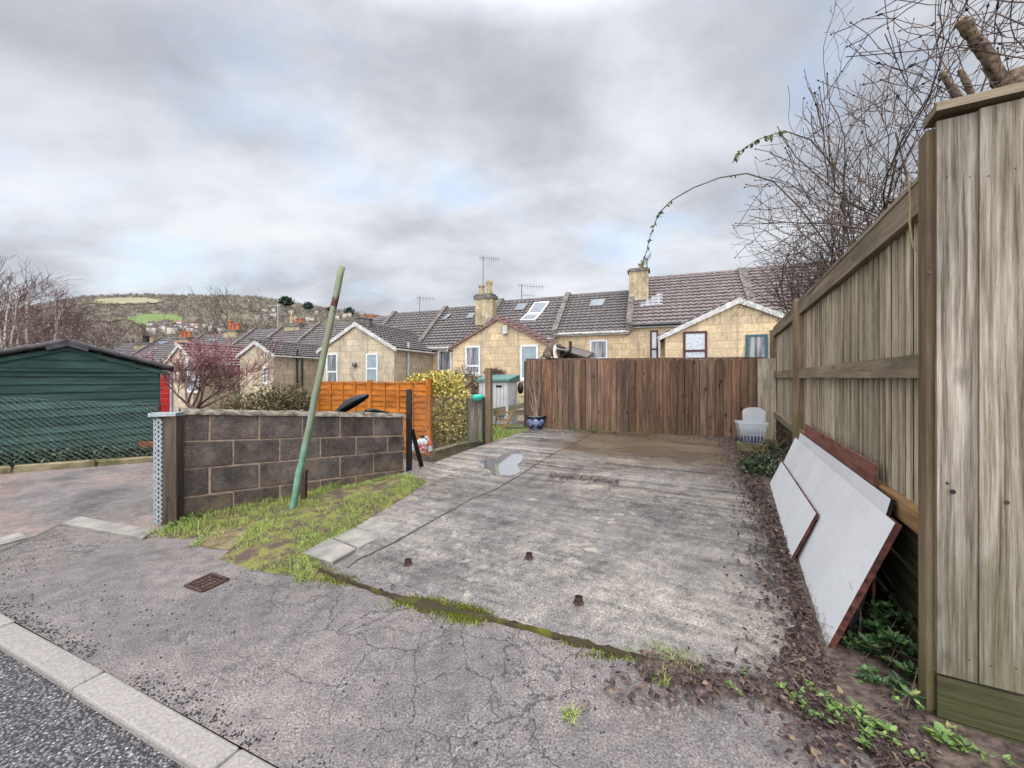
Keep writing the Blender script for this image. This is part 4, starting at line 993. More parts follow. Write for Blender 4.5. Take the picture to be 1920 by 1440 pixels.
# garden steel posts, brace, chain link
e1 = uv(2.02, -5.05); e2 = touv(gs(906, 828)); e2 = uv(e2[0], -5.07)
cl = thing('chain_link_fence', 'dull wire mesh fence on black steel posts beside the concrete slab', 'fence', e1)
q1 = g0(767, 880, .06); z1 = H-(730-HZ)/F*q1.y
m_ = MB(); m_.bar(q1-ZV*.25, Vector((q1.x, q1.y, z1)), .075, .075); m_.build('post', M_darkmetal, cl)
q2 = gs(907, 828); z2 = H-(745-HZ)/F*q2.y
m_ = MB(); m_.bar(q2-ZV*.4, Vector((q2.x, q2.y, z2)), .06, .06); m_.build('post', M_darkmetal, cl)
m_ = MB(); m_.bar(q1+ZV*.62+Vector((.03, .05, 0)), g0(791, 876, .04), .05, .05); m_.build('brace', M_darkmetal, cl)
def chain(m_, A, B, zA0, zA1, zB0, zB1, cell, rad, sag=0.0):
    """diamond mesh between two posts: A,B on plan; z ranges at each end"""
    L = (B-A).length; nx = int(L/cell)
    hmax = max(zA1-zA0, zB1-zB0); nz = int(hmax/cell)
    def P(i, j):
        t = i/nx; zt = zA1+(zB1-zA1)*t-sag*math.sin(t*math.pi)+.015*mnoise.noise(Vector((t*9, 0, 4))); zb = zA0+(zB0-zA0)*t
        p = A.lerp(B, t); w = .02*mnoise.noise(Vector((i*.35, j*.35, 9)))
        return Vector((p.x+w, p.y+w, zb+(zt-zb)*j/nz))
    for i in range(nx):
        for j in range(nz):
            a = P(i, j); b_ = P(i+1, j+1); c_ = P(i+1, j); d_ = P(i, j+1)
            if (i+j) % 2 == 0: m_.tube([a, b_], rad, 3, False)
            else: m_.tube([c_, d_], rad, 3, False)
    for j in (0, nz): m_.tube([P(i, j) for i in range(nx+1)], rad*1.1, 3, False)
m_ = MB(); chain(m_, q1, Vector((q2.x, q2.y, 0)), -.12, z1-.06, -.05, z2-.02, .042, .0026, .05); m_.build('wire_mesh', M_wire_d, cl, uvs=False)
wp = gs(916, 827); m_ = MB(); m_.obox((wp.x, wp.y+.1, .65), (.9, -.4, 0), (.4, .9, 0), ZV, .13, .11, 2.1); tag(m_.build('timber_post', M_wd_post), 'tall square brown timber post at the slab edge by the white storage shed', 'post')

# ---------------------------------------------------------------- orange fence and neighbours
oA, oB = at(806, 716, 9.5), at(597, 713, 10.9); od = (oB-oA); od.z = 0; OL = od.length; od.normalize(); on = Vector((od.y, -od.x, 0))
if on.y > 0: on = -on
of_ = thing('panel_fence', 'bright orange stained overlap panel fence behind the block wall', 'fence', (oA.x, oA.y, -.42))
ztop = 1.40; random.seed(8)
for k in range(2):
    s0, s1 = (.06+k*OL/2, OL/2*(k+1)-.06); m_ = MB(); z = -.35
    while z < ztop-.06:
        z2_ = min(z+.16, ztop-.04); a = oA+od*s0; b_ = oA+od*s1
        m_.obox((a+b_)/2*1+ZV*0+Vector((0, 0, -((a+b_)/2).z+(z+z2_)/2))+on*random.uniform(0, .012), od, on, (ZV-on*.14).normalized(), s1-s0, .012, (z2_-z)+.01, j=.005); z += .14
    pn = m_.build('panel', M_wd_orange, of_)
    for t in (0.0, .25, .5, .75, 1.0):
        c_ = oA+od*(s0+(s1-s0)*t); bt = MB(); bt.obox((c_.x+on.x*.028, c_.y+on.y*.028, (ztop-.4)/2+.0), od, on, ZV, .045, .03, ztop+.4-.05); bt.build('batten', M_wd_orange, pn)
    c_ = oA+od*(s0+s1)/2; cp2 = MB(); cp2.obox((c_.x+on.x*.01, c_.y+on.y*.01, ztop-.012), od, on, ZV, s1-s0, .075, .03); cp2.build('capping', M_wd_orange, pn)
for k in range(3):
    c_ = oA+od*(OL*k/2); m_ = MB(); m_.obox((c_.x+on.x*.01, c_.y+on.y*.01, .5), od, on, ZV, .11, .10, 1.87+(.06 if k == 0 else 0)); m_.build('post', M_wd_orange, of_)
dk = thing('panel_fence', 'old dark timber fence between the brown hedge and the orange fence', 'fence', at(585, 760, 11.2))
m_ = MB(); random.seed(2)
for k in range(6):
    z = -.2+.17*k; a, b_ = at(566, 700, 11.6), at(602, 700, 11.0); m_.bar(Vector((a.x, a.y, z+.2)), Vector((b_.x, b_.y, z+.2)), .02, .165)
m_.build('panel', M_wd_dark, dk)
m_ = MB(); q = at(571, 740, 11.55); m_.obox((q.x, q.y-.05, .35), (1, 0, 0), (0, 1, 0), ZV, .09, .09, 1.5); m_.build('post', M_wd_dark, dk)
# moped with raised seat behind the wall
mp = thing('moped', 'black moped with its seat tipped open behind the block wall', 'moped', at(662, 905, 6.8))
se = MB()
def seatp(a, b_):
    t = a; th = b_*2*math.pi; c_ = at(628, 778, 6.8).lerp(at(690, 741, 6.8), t)
    ww = .13*(1-.25*t); hh = (.035+.055*math.sin(min(1, t*1.15)*math.pi*.85))*(.85 if t > .9 else 1)
    if t in (0.0, 1.0): ww *= .5; hh *= .4
    dz = Vector((-.5, 0, .86)); return c_+Vector((0, 1, 0))*ww*math.cos(th)+dz*hh*math.sin(th)+dz*.03*math.sin(t*math.pi)
se.grid(seatp, 16, 14); se.build('seat', M_black, mp, smooth=True)
bd_ = MB()
def bodyp(a, b_):
    th = b_*2*math.pi; c_ = at(632, 790, 6.8).lerp(at(694, 776, 6.8), a); r_ = .10*math.sin(.25+a*2.6)+.02
    if a in (0.0, 1.0): r_ = .01
    return c_+Vector((0, 1, 0))*r_*1.3*math.cos(th)+ZV*(r_*math.sin(th)-.02)
bd_.grid(bodyp, 12, 12); bd_.ell(at(660, 830, 6.8), (.55, .18, .22), 14, 8); bd_.build('body', M_black, mp, smooth=True)
hl_ = MB(); hl_.tube([at(688, 772, 6.7), at(700, 770, 6.9), at(742, 778, 7.1)], [.05, .04, .02], 8); hl_.build('luggage_rack', M_black, mp, smooth=True)
for px in (628, 712):
    w_ = MB(); c_ = at(px, 900, 6.8); c_.z = .0
    w_.tube([c_+Vector((math.cos(a)*.2, 0, math.sin(a)*.2)) for a in [2*math.pi*i/20 for i in range(21)]], .05, 8, False); w_.build('wheel', M_black, mp)
# bottles by the orange fence end
def bottle(px, py, Y, h, r, mat, capm, label, labm=None, flat=1.0):
    b0 = at(px, py, Y); t = thing('plastic_bottle', label, 'bottle', b0, group='plastic bottles behind the wire mesh')
    m_ = MB(); m_.lathe((0, 0, 0), [(r*.92, 0), (r, h*.04), (r, h*.62), (r*.85, h*.74), (r*.35, h*.86), (r*.3, h*.9), (r*.3, h*.92)], 18)
    m_.v = [(b0.x+x, b0.y+y*flat, b0.z+z) for x, y, z in m_.v]; m_.build('bottle_body', mat, t, smooth=True)
    c_ = MB(); c_.lathe(b0, [(r*.36, h*.9), (r*.36, h), (r*.2, h*1.0)], 12); c_.build('cap', capm, t)
    if labm:
        l_ = MB(); l_.lathe((0, 0, 0), [(r*1.015, h*.12), (r*1.015, h*.52)], 18); l_.v = [(b0.x+x, b0.y+y*flat, b0.z+z) for x, y, z in l_.v]; l_.build('paper_label', labm, t, smooth=True)
    return t, b0
M_pw = plain('white plastic', (.74, .74, .72), (.62, .62, .60), 6, .4, .4)
M_pr = plain('red label print', (.62, .06, .04), (.74, .60, .56), 14, .5, .3, lo=.45, hi=.52)
M_po = plain('orange red plastic', (.72, .10, .03), (.6, .08, .03), 8, .4, .4)
M_pb = plain('pale blue plastic', (.45, .55, .60), (.32, .42, .48), 8, .4, .4)
t_, b0 = bottle(792, 848, 8.6, .36, .125, M_pw, M_black, 'large white canister with red label between two smaller bottles', M_pr, .6)
hd = MB(); hd.tube([b0+Vector(q) for q in ((.02, 0, .31), (.10, 0, .335), (.135, 0, .28), (.12, 0, .2))], .022, 8); hd.build('handle', M_pw, t_, smooth=True)
bottle(777, 846, 8.7, .35, .06, M_pb, M_pb, 'tall pale blue bottle beside the black steel post', M_pw)
bottle(807, 849, 8.5, .31, .05, M_po, M_po, 'slim orange bottle with white label beside the white canister', M_pw)
# planter wall under the golden bush
pw_ = MB(); pa, pb_ = at(812, 845, 8.9), at(907, 819, 10.3)
random.seed(3)
for k in range(4):
    a, b_ = pa.lerp(pb_, k/4+.004), pa.lerp(pb_, (k+1)/4-.004); pw_.bar(a-ZV*.28, b_-ZV*.28, .14, .5)
pwt = thing('planter_wall', 'low stained concrete planter wall under the golden bush', 'wall', pa)
pw_.build('blocks', plain('stained planter concrete', (.40, .30, .17), (.16, .12, .07), 4, .95, .1, .8, 30, detail=8), pwt)
m_ = MB(); m_.bar(pa-ZV*.02, pb_-ZV*.02, .19, .05); m_.build('coping', M_edging, pwt)

# ---------------------------------------------------------------- leaf helpers
def leaf(m_, p, d, n, L, W, fold=.25):
    d = d.normalized(); x = d.cross(n); x = x.normalized() if x.length > 1e-5 else d.orthogonal().normalized(); n = x.cross(d)
    m_.add([p, p+d*L*.45+x*W/2+n*W*fold, p+d*L, p+d*L*.45-x*W/2+n*W*fold, p+d*L*.5], [(0, 1, 4), (1, 2, 4), (2, 3, 4), (3, 0, 4)])
def rdir(rg): 
    v = Vector((rg.gauss(0, 1), rg.gauss(0, 1), rg.gauss(0, 1))); return v.normalized()
def leafcloud(m_, c, rad, n, L, W, rg, shell=.55, up=.35):
    c = Vector(c)
    for _ in range(n):
        d = rdir(rg); rr = shell+(1-shell)*rg.random()
        rr *= 1+.28*mnoise.noise(d*2.3+c)
        p = c+Vector((d.x*rad[0], d.y*rad[1], d.z*rad[2]))*rr
        ld = (d*.6+rdir(rg)+ZV*up).normalized(); leaf(m_, p, ld, rdir(rg), L*rg.uniform(.6, 1.2), W*rg.uniform(.7, 1.2))
def rosette(m_, c, n, L, W, rg, lift=.35):
    c = Vector(c)
    for k in range(n):
        a = rg.uniform(0, 6.28); el = rg.uniform(.05, 1.0)*lift*2; d = Vector((math.cos(a), math.sin(a), el)).normalized()
        l_ = L*rg.uniform(.5, 1.1); leaf(m_, c+d*l_*.15+ZV*rg.uniform(0, .01), d, ZV+rdir(rg)*.4, l_, W*rg.uniform(.7, 1.2), .15)
def blade(m_, p, h, w, lean, rg):
    a = rg.uniform(0, 6.28); x = Vector((math.cos(a), math.sin(a), 0))*w/2; b_ = rg.uniform(0, 6.28); l_ = Vector((math.cos(b_), math.sin(b_), 0))*lean
    m1 = p+ZV*h*.6+l_*.35; t = p+ZV*h*(1-.25*min(1, lean/h))+l_
    m_.add([p-x, p+x, m1+x*.7, m1-x*.7, t], [(0, 1, 2, 3), (3, 2, 4)])
# golden bush
rg = random.Random(21); bu = MB()
bc = at(833, 770, 10.15)
for c_, r_, n_, sh in (((0, 0, .05), (.74, .55, .80), 5200, .62), ((.02, 0, -.42), (.74, .5, .48), 2600, .6), ((-.05, .1, .72), (.62, .45, .32), 1700, .5), ((-.66, .25, .72), (.42, .3, .24), 900, .4)):
    leafcloud(bu, bc+Vector(c_), r_, n_, .082, .046, rg, sh)
bt = thing('golden_bush', 'dense yellow variegated bush beside the orange fence end', 'bush', (bc.x, bc.y, -.2))
bu.build('foliage', M_euo, bt, uvs=False)
m_ = MB()
for k in range(9):
    a = rg.uniform(0, 6.28); m_.tube([Vector((bc.x, bc.y, -.15)), bc+Vector((math.cos(a)*.3, math.sin(a)*.25, -.2)), bc+Vector((math.cos(a)*.55, math.sin(a)*.4, .5))], [.02, .014, .005], 5)
m_.build('stems', M_bark, bt)
# hedges
def hedge(label, parts, mat, n, L, W, base, seed, twig=0):
    rg = random.Random(seed); t = thing('hedge', label, 'hedge', base); m_ = MB()
    for c, r_ in parts: leafcloud(m_, c, r_, n, L, W, rg, .35)
    m_.build('foliage', mat, t, uvs=False); s = MB()
    for c, r_ in parts:
        for k in range(twig):
            d = rdir(rg); d.z = abs(d.z)+.2; p = Vector(c)+Vector((d.x*r_[0], d.y*r_[1], d.z*r_[2]))*.6; s.tube([Vector(c)-ZV*r_[2]*.6, p, p+d*rg.uniform(.15, .4)], [.012, .007, .002], 4)
    if twig: s.build('stems', M_dry, t)
hedge('straggly brown and green hedge behind the block wall, below the pale stone house', [(at(455, 765, 9.6), (.65, .4, .38)), (at(510, 758, 10.0), (.55, .4, .5)), (at(550, 755, 10.4), (.42, .4, .5)), (at(405, 785, 9.5), (.6, .4, .2))], M_hedge, 800, .10, .05, at(500, 790, 10), 4, 26)
hedge('reddish brown winter hedge between the golden bush and the white storage shed', [(at(873, 715, 13.2), (.55, .4, .5)), (at(895, 735, 13.0), (.3, .4, .5)), (at(928, 700, 13.6), (.4, .3, .16))], M_brnhedge, 800, .08, .035, at(880, 760, 13.2), 5, 18)
# water butt box, storage shed, crate, chair
wb = thing('water_butt', 'weathered grey timber butt with bright teal lid between golden bush and brown post', 'container', at(895, 818, 9.9))
m_ = MB(); c_ = at(893, 780, 9.9); random.seed(5)
for k in range(5): m_.obox((c_.x-.18+.09*k, c_.y+.03*k, .45), (1, .3, 0), (-.3, 1, 0), ZV, .088, .3, 1.1, j=.003)
m_.build('side_boards', M_wd_grey, wb)
M_teal = plain('teal plastic lid', (.05, .50, .38), (.03, .40, .31), 6, .4, .4)
m_ = MB(); m_.lathe(at(896, 751, 9.75), [(.13, 0), (.15, .02), (.155, .10), (.14, .14), (.02, .155)], 18); m_.build('lid', M_teal, wb, smooth=True)
ws = thing('storage_shed', 'small white plastic storage shed with green lid beyond the brown post', 'shed', at(930, 790, 12.6))
c_ = at(930, 745, 12.6); sx_, sy_ = (.93, -.36, 0), (.36, .93, 0)
SX, SY = Vector(sx_).normalized(), Vector(sy_).normalized()
def sbox(m_, x0, x1, y0, y1, z0, z1): m_.obox(Vector((c_.x, c_.y, 0))+SX*((x0+x1)/2)+SY*((y0+y1)/2)+ZV*((z0+z1)/2), SX, SY, ZV, x1-x0, y1-y0, z1-z0)
M_shw = plain('cream white plastic', (.66, .66, .64), (.52, .52, .51), 5, .55, .3); M_shg = plain('green plastic lid', (.12, .24, .20), (.09, .18, .15), 5, .5, .4)
m_ = MB(); sbox(m_, -.5, .5, -.2, .6, 0, 1.36)
for k in range(9): sbox(m_, -.51, -.495, -.19, .59, .03+.148*k, .155+.148*k)
m_.build('wall', M_shw, ws)
for s in (0, 1):
    d_ = MB()
    for k in range(4): sbox(d_, -.49+.5*s+.12*k, -.385+.5*s+.12*k, -.225, -.202, .05, 1.33)
    dd = d_.build('door', M_shw, ws)
    if s: h_m = MB(); sbox(h_m, .1, .3, -.245, -.226, 1.2, 1.26); h_m.build('handle', M_darkmetal, dd)
m_ = MB(); m_.prism([Vector((c_.x, c_.y, 0))+SX*x+SY*y+ZV*z for x, y, z in ((-.57, -.30, 1.38), (-.57, -.30, 1.45), (-.57, .66, 1.60), (-.57, .66, 1.36))], SX*1.14); m_.build('roof', M_shg, ws)
cr = thing('wire_crate', 'orange timber framed wire pen standing on the lawn by the brown fence', 'crate', at(950, 808, 11.2))
m_ = MB(); P = lambda px, py, Y=11.2: at(px, py, Y)
for a, b_ in (((933, 772), (963, 773)), ((929, 786), (955, 788)), ((928, 797), (948, 800)), ((933, 772), (928, 798))): m_.bar(P(*a), P(*b_), .05, .045)
m_.bar(P(962, 773, 11.15), P(944, 806, 11.0), .06, .05); m_.bar(P(933, 772, 11.7), P(963, 773, 11.8), .04, .04); m_.build('timber_frame', M_wd_newrail, cr)
m_ = MB(); q0, q3 = P(964, 776, 11.2), P(986, 776, 11.25)
for k in range(8): m_.tube([P(964-k*.4, 776+3.6*k), P(992, 776+3.6*k, 11.3)], .006, 3)
for k in range(9): m_.tube([P(964+3.4*k, 774), P(960+3.4*k, 803)], .006, 3)
for k in range(7): m_.tube([P(934+4*k, 773), P(929+4*k, 800)], .005, 3)
m_.build('wire_panel', M_wire_d, cr); m_ = MB(); m_.bar(P(945, 802), P(995, 803, 11.4), .05, .05); m_.build('base_rail', M_wd_grey, cr)
gc = thing('garden_chair', 'pale yellow garden chair frame half hidden by the brown fence end', 'chair', at(976, 770, 12.6))
m_ = MB(); M_yel = plain('pale yellow paint', (.62, .58, .28), (.5, .46, .22), 5, .5, .4)
for a, b_ in (((972, 738), (974, 772)), ((983, 735), (985, 770)), ((972, 752), (992, 753)), ((974, 742), (990, 741)), ((992, 742), (992, 770))): m_.tube([at(*a, 12.6), at(*b_, 12.6)], .022, 6)
m_.build('chair_frame', M_yel, gc)
m_ = MB()
for k in range(6): m_.bar(at(973, 739+2.4*k, 12.62), at(990, 738+2.4*k, 12.7), .02, .025)
m_.build('backrest', M_yel, gc)
m_ = MB(); m_.ell(at(976, 728, 12.9), (.10, .08, .2), 10, 8); tag(m_.build('black_sack', M_black, smooth=True), 'slumped black sack beside the pale yellow garden chair', 'sack')
m_ = MB()
for k, (a, b_) in enumerate((((925, 768), (985, 756)), ((925, 772), (985, 770)))): m_.bar(at(*a, 12.2)-ZV*.05, at(*b_, 12.4)-ZV*.05, .08, .16)
tag(m_.build('raised_bed', M_wd_grey), 'grey timber edged raised bed in front of the white storage shed', 'raised bed')
# lawn beside the slab's far end
lw_ = MB(); P = [at(920, 832, 8.9), at(978, 806, 10.0), at(1000, 800, 12), at(915, 800, 12.2), at(890, 815, 10.6)]
P = [Vector((p.x, p.y, .05)) for p in (gs(912, 832), gs(982, 805), Vector((.9, 12.2, 0)), Vector((-.9, 12.4, 0)), Vector((-.75, 9.2, 0)))]
lw_.add(P, [tuple(range(len(P)))]); kind(lw_.build('lawn', M_lawn), 'structure')

# ---------------------------------------------------------------- brown fence at the back of the slab
fr_, fl_ = uv(6.62, -.12), uv(6.62, -5.27)
bf = thing('board_fence', 'brown stained close board fence across the back of the concrete slab', 'fence', fr_.lerp(fl_, .5))
mbk = MB(); m_ = MB(); random.seed(12); FL = (fl_-fr_).length; fd = (fl_-fr_).normalized(); nb = 36
for k in range(nb):
    s = FL*(k+.5)/nb; c_ = fr_+fd*s; t = s/FL
    zb = slab_z(c_.x, c_.y)+.005+random.uniform(-.012, .008); zt = 1.865+.085*t
    if k == 0: continue
    ang = R(5); ax = (fd*math.cos(ang)-U*math.sin(ang)); ay = (fd*math.sin(ang)+U*math.cos(ang))
    m_.obox(c_-U*(.022+random.uniform(-.006, .006))+ZV*(zb+zt)/2, ax, ay, ZV, FL/nb*.925, .018, zt-zb, j=.002)
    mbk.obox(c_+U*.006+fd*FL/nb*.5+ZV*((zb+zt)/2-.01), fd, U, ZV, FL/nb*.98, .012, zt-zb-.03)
m_.build('boards', M_wd_brown, bf); mbk.build('recessed_boards', M_wd_dark, bf)  # backing boards added in dark wood, their colour standing in for gap shade
m_ = MB(); m_.obox((fr_+fl_)/2+ZV*((1.865+1.95)/2+.018), (fd+ZV*.0165).normalized(), U, ZV, FL, .07, .028); m_.build('capping', M_wd_brown, bf)
m_ = MB(); c_ = fr_-fd*.02-U*.02; m_.obox(c_+ZV*1.07, fd, U, ZV, .30, .05, 1.6); m_.build('end_board', M_wd_strip, bf)
for t in (.03, .34, .66, .98):
    m_ = MB(); c_ = fr_.lerp(fl_, t)+U*.09; m_.obox(c_+ZV*1.0, fd, U, ZV, .09, .09, 1.75); m_.build('post', M_wd_brown, bf)
for zr_ in (.5, 1.1, 1.7):
    m_ = MB(); m_.obox((fr_+fl_)/2+U*.035+ZV*zr_, fd, U, ZV, FL, .04, .08); m_.build('rail', M_wd_brown, bf)

# ---------------------------------------------------------------- tall board fence along the slab
tf = thing('tall_fence', 'tall weathered strip board fence running beside the slab behind the white boards', 'fence', uv(2, 0))
random.seed(31)
posts = [.02, 3.72, 6.70]
ZT = 2.44
for bi, (ua, ub) in enumerate(((.075, 3.66), (3.78, 6.66))):
    m_ = MB(); mbk = MB(); n = int((ub-ua)/.103)
    for k in range(n):
        u = ua+(ub-ua)*(k+.5)/n; zb = .84+random.uniform(-.008, .008); zt = ZT-.03
        ang = R(13); ax = (U*math.cos(ang)-V*math.sin(ang)); ay = (U*math.sin(ang)+V*math.cos(ang))
        m_.obox(uv(u, .066, (zb+zt)/2), U, V, ZV, .060, .011, zt-zb, j=.002)
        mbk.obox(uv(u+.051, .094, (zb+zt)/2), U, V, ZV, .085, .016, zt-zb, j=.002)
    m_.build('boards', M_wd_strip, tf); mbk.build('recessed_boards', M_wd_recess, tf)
    um = (ua+ub)/2; LB = ub-ua
    for zc_, hh, mt in ((ZT-.075, .15, M_wd_rail), (1.555, .115, M_wd_rail), (.80, .10, M_wd_newrail if bi == 0 else M_wd_rail)):
        r_ = MB(); r_.obox(uv(um, .036, zc_), U, V, ZV, LB, .05, hh); r_.build('rail', mt, tf)
    c_ = MB(); c_.obox(uv(um, .065, ZT+.014), U, (V+ZV*.12).normalized(), ZV, LB, .12, .026); c_.build('capping', M_wd_rail, tf)
    for zc_ in (.64, .36, .08):
        g = MB(); g.obox(uv(um, .07, zc_), U, V, ZV, LB, .035, .255); g.build('gravel_board', M_wd_gravel, tf)
for i, pu in enumerate(posts):
    m_ = MB(); zt = 2.59 if i == 0 else (2.49 if i == 1 else 2.42)
    m_.obox(uv(pu, .02 if i else .022, zt/2-.1), U, V, ZV, .085 if i == 0 else .11, .085 if i == 0 else .12, zt+.2); m_.build('post', M_wd_post, tf)
# wide boards turning the corner towards the viewer's side of the pavement
rf = thing('tall_fence', 'tall broad grey vertical boards with knotty grain closing the corner beside the pavement', 'fence', uv(-.06, .5))
m_ = MB(); random.seed(7)
for k in range(9):
    w_ = .118; v0 = .0+k*(w_+.004); m_.obox(uv(-.058-(k % 2)*.012, v0+w_/2, (.235+2.60)/2+.008*k), V, U, ZV, w_+.004, .02, 2.60-.235, j=.0015)
m_.build('boards', M_wd_grey, rf)
nl = MB(); kn_ = MB(); random.seed(19)
for k in range(9):
    v0 = k*.122+.06; us_ = -.058-(k % 2)*.012-.0105
    for zc_ in (2.34, .33):
        for dv in (-.034, .036):
            q = uv(us_, v0+dv+random.uniform(-.005, .005), zc_+random.uniform(-.02, .02)); nl = MB(); nl.tube([q, q-U*.0012], .0028, 8)
            if k < 3: nl.build('nail', M_rust, rf)
    for _ in range(1):
        q = uv(us_, v0+random.uniform(-.04, .04), random.uniform(.4, 2.4)); rr = random.uniform(.005, .009)
        if k < 3: kn_ = MB(); kn_.tube([q, q-U*.0012], rr, 10); kn_.build('knot', M_wd_recess, rf)
q = uv(-.0825, .04, 1.02); kn_ = MB(); kn_.tube([q, q-U*.0012], .010, 10); kn_.build('knot', M_bud, rf)
for zc_ in (.135, -.045):
    m_ = MB(); m_.obox(uv(-.05, .55, zc_), V, U, ZV, 1.1, .03, .175); m_.build('gravel_board', M_wd_gravel, rf)
m_ = MB(); m_.obox(uv(-.05, .545, 2.635), V, (U+ZV*-.06).normalized(), ZV, 1.13, .13, .035); m_.build('capping', M_wd_rail, rf)
m_ = MB(); m_.obox(uv(-.022, .545, 2.3), V, U, ZV, 1.0, .04, .09); m_.build('rail', M_wd_rail, rf)

# ---------------------------------------------------------------- white boards leaning on the fence
def board_panel(name, label, cat, u0, u1, v0, z0, v1, z1, th, mat, edge, group=None, rag=False, bow=0.0, pitch=(0, 0)):
    """sheet whose lower edge runs u0..u1 at (v0,z0), top edge at (v1,z1); thickness to the back"""
    t = thing(name, label, cat, uv((u0+u1)/2, v0, z0), group=group); e = (uv(0, v1, z1)-uv(0, v0, z0)); L = e.length; e.normalize(); n = U.cross(e).normalized()
    if n.dot(V) > 0: n = -n
    o0 = uv(u0, v0, z0); LU = u1-u0
    def P(a, b_, d): return o0+U*(LU*a)+e*(L*b_)+n*d
    m_ = MB(); nx = 60 if rag else 2
    def fp(a, b_):
        dd = bow*math.sin(b_*math.pi)
        bb = b_
        if rag and b_ == 0: bb = .0+.022*abs(mnoise.noise(Vector((a*23, 1, u0))))+.018*abs(mnoise.noise(Vector((a*60, 2, u0))))
        return P(a, bb, dd)
    m_.grid(fp, nx, 6); fo = m_.build('laminate_face', mat, t)
    k = MB(); k.prism([P(0.002, .03, -.002), P(.998, .03, -.002), P(.998, .998, -.002), P(.002, .998, -.002)], -n*th); k.build('core', edge, t)
    return t
board_panel('white_board', 'largest white laminate board leaning on the tall fence, dark mouldy edge', 'board', .255, 3.50, -.33, .015, -.045, .765, .03, M_board, M_mould, rag=True)
board_panel('white_board', 'shorter white laminate board in front with reddish brown edge', 'board', 1.31, 3.42, -.385, .015, -.195, .47, .02, M_board, M_mould, rag=True)
board_panel('white_board', 'white laminate board showing as a strip behind the largest one', 'board', .40, 3.3, -.20, .05, -.022, .85, .02, M_board, M_darkmetal)
board_panel('red_board', 'red brown timber board standing up behind the white boards', 'board', .72, 3.1, -.02, .05, -.006, .975, .014, M_wd_redbrn, M_wd_redbrn)

# ---------------------------------------------------------------- things on the slab
pot = thing('plant_pot', 'dark blue glazed bowl pot with pale blue scalloped band', 'pot', gs(1003, 803))
pb0 = gs(1003, 804); pb0 = pb0+U*.05
def pot_mat():
    m, nt, b = newmat('blue glaze', .15, .6); o = objc(nt)
    sz = nt.nodes.new('ShaderNodeSeparateXYZ'); nt.links.new(o, sz.inputs[0])
    ang = nd(nt, 'Math', {0: sz.outputs[1], 1: sz.outputs[0]}, operation='ARCTAN2')
    sc_ = math_(nt, 'ABSOLUTE', math_(nt, 'SINE', math_(nt, 'MULTIPLY', ang, 5.0)))
    hi_ = math_(nt, 'ADD', .195, math_(nt, 'MULTIPLY', sc_, .06)); lo_ = math_(nt, 'SUBTRACT', .125, math_(nt, 'MULTIPLY', sc_, .06))
    band = math_(nt, 'MULTIPLY', math_(nt, 'LESS_THAN', sz.outputs[2], hi_), math_(nt, 'GREATER_THAN', sz.outputs[2], lo_))
    band = math_(nt, 'MULTIPLY', band, ramp(nt, noise(nt, o, 12, 4), [(.3, .5), (.6, 1.0)]))
    setc(nt, b, mixc(nt, band, (.014, .018, .075), (.33, .37, .58))); return m
m_ = MB(); m_.lathe(pb0, [(.155, 0), (.165, .03), (.14, .045), (.20, .11), (.232, .19), (.225, .25), (.215, .275), (.262, .295), (.262, .315), (.225, .315), (.21, .27)], 36); m_.build('bowl', pot_mat(), pot, smooth=True)
TM_pot = TM[pot.name]
m_ = MB(); m_.ell(pb0+ZV*.285, (.225, .225, .035), 20, 8, wob=.3); m_.build('mossy_soil', plain('pot moss', (.24, .25, .10), (.10, .085, .04), 20, .95, .1, .9, 60), pot, smooth=True)
rg = random.Random(9); tw = MB()
for (dx, dz, ln_) in ((-.22, 1, .78), (-.1, 1, .85), (.25, 1, .88), (.13, 1, .5), (-.32, 1, .45), (.02, 1, .55)):
    p = pb0+Vector((rg.uniform(-.04, .04), rg.uniform(-.04, .04), .28)); pts = [p]
    for k in range(5): pts.append(pts[-1]+Vector((dx*ln_/5*(1 if k else .2)+rg.uniform(-.012, .012), rg.uniform(-.02, .02), ln_/5)))
    tw.tube(pts, [.015, .013, .011, .009, .007, .004], 5)
tag(tw.build('bare_plant', plain('pale twig', (.52, .36, .29), (.30, .19, .15), 8, .8, .2)), 'bare pale stems growing in the blue glazed pot', 'plant')
# clear plastic box on a block
kb = thing('concrete_block', 'mossy concrete block under the clear plastic box', 'block', gs(1405, 862))
q = uv(5.35, -.42); zq = slab_z(q.x, q.y)
m_ = MB(); m_.obox(q+ZV*(zq+.07), U, V, ZV, .28, .42, .16, j=.012); bo_ = m_.build('block_body', M_edging, kb); bo_.modifiers.new('b', 'BEVEL').width = .012
M_clear, nt, b = newmat('clear plastic', .25, .5); setc(nt, b, (.86, .88, .91)); b.inputs['Alpha'].default_value = .5
pbx = thing('plastic_box', 'cloudy clear plastic box with its lid stood up at the back, on a concrete block', 'box', q+ZV*(zq+.15))
bz = q+ZV*(zq+.155); m_ = MB()
XB, YB = Vector((.93, -.37, 0)), Vector((.37, .93, 0))
def BX(x, y, z): return bz+XB*x+YB*y+ZV*z
def shell(m_, w0, d0, w1, d1, h, t=.008):
    for s in (0, 1):
        k = t*s
        a = [BX(x*(w0/2-k), y*(d0/2-k), k) for x, y in ((-1, -1), (1, -1), (1, 1), (-1, 1))]; b_ = [BX(x*(w1/2-k), y*(d1/2-k), h) for x, y in ((-1, -1), (1, -1), (1, 1), (-1, 1))]
        m_.add(a+b_, [(0, 1, 5, 4), (1, 2, 6, 5), (2, 3, 7, 6), (3, 0, 4, 7), (3, 2, 1, 0)])
shell(m_, .32, .26, .42, .34, .33)
for k in range(7):
    x = -.13+.045*k; m_.prism([BX(x, -.135, .02), BX(x+.014, -.135, .02), BX(x*1.25+.014, -.172, .29), BX(x*1.25, -.172, .29)], YB*-.008)
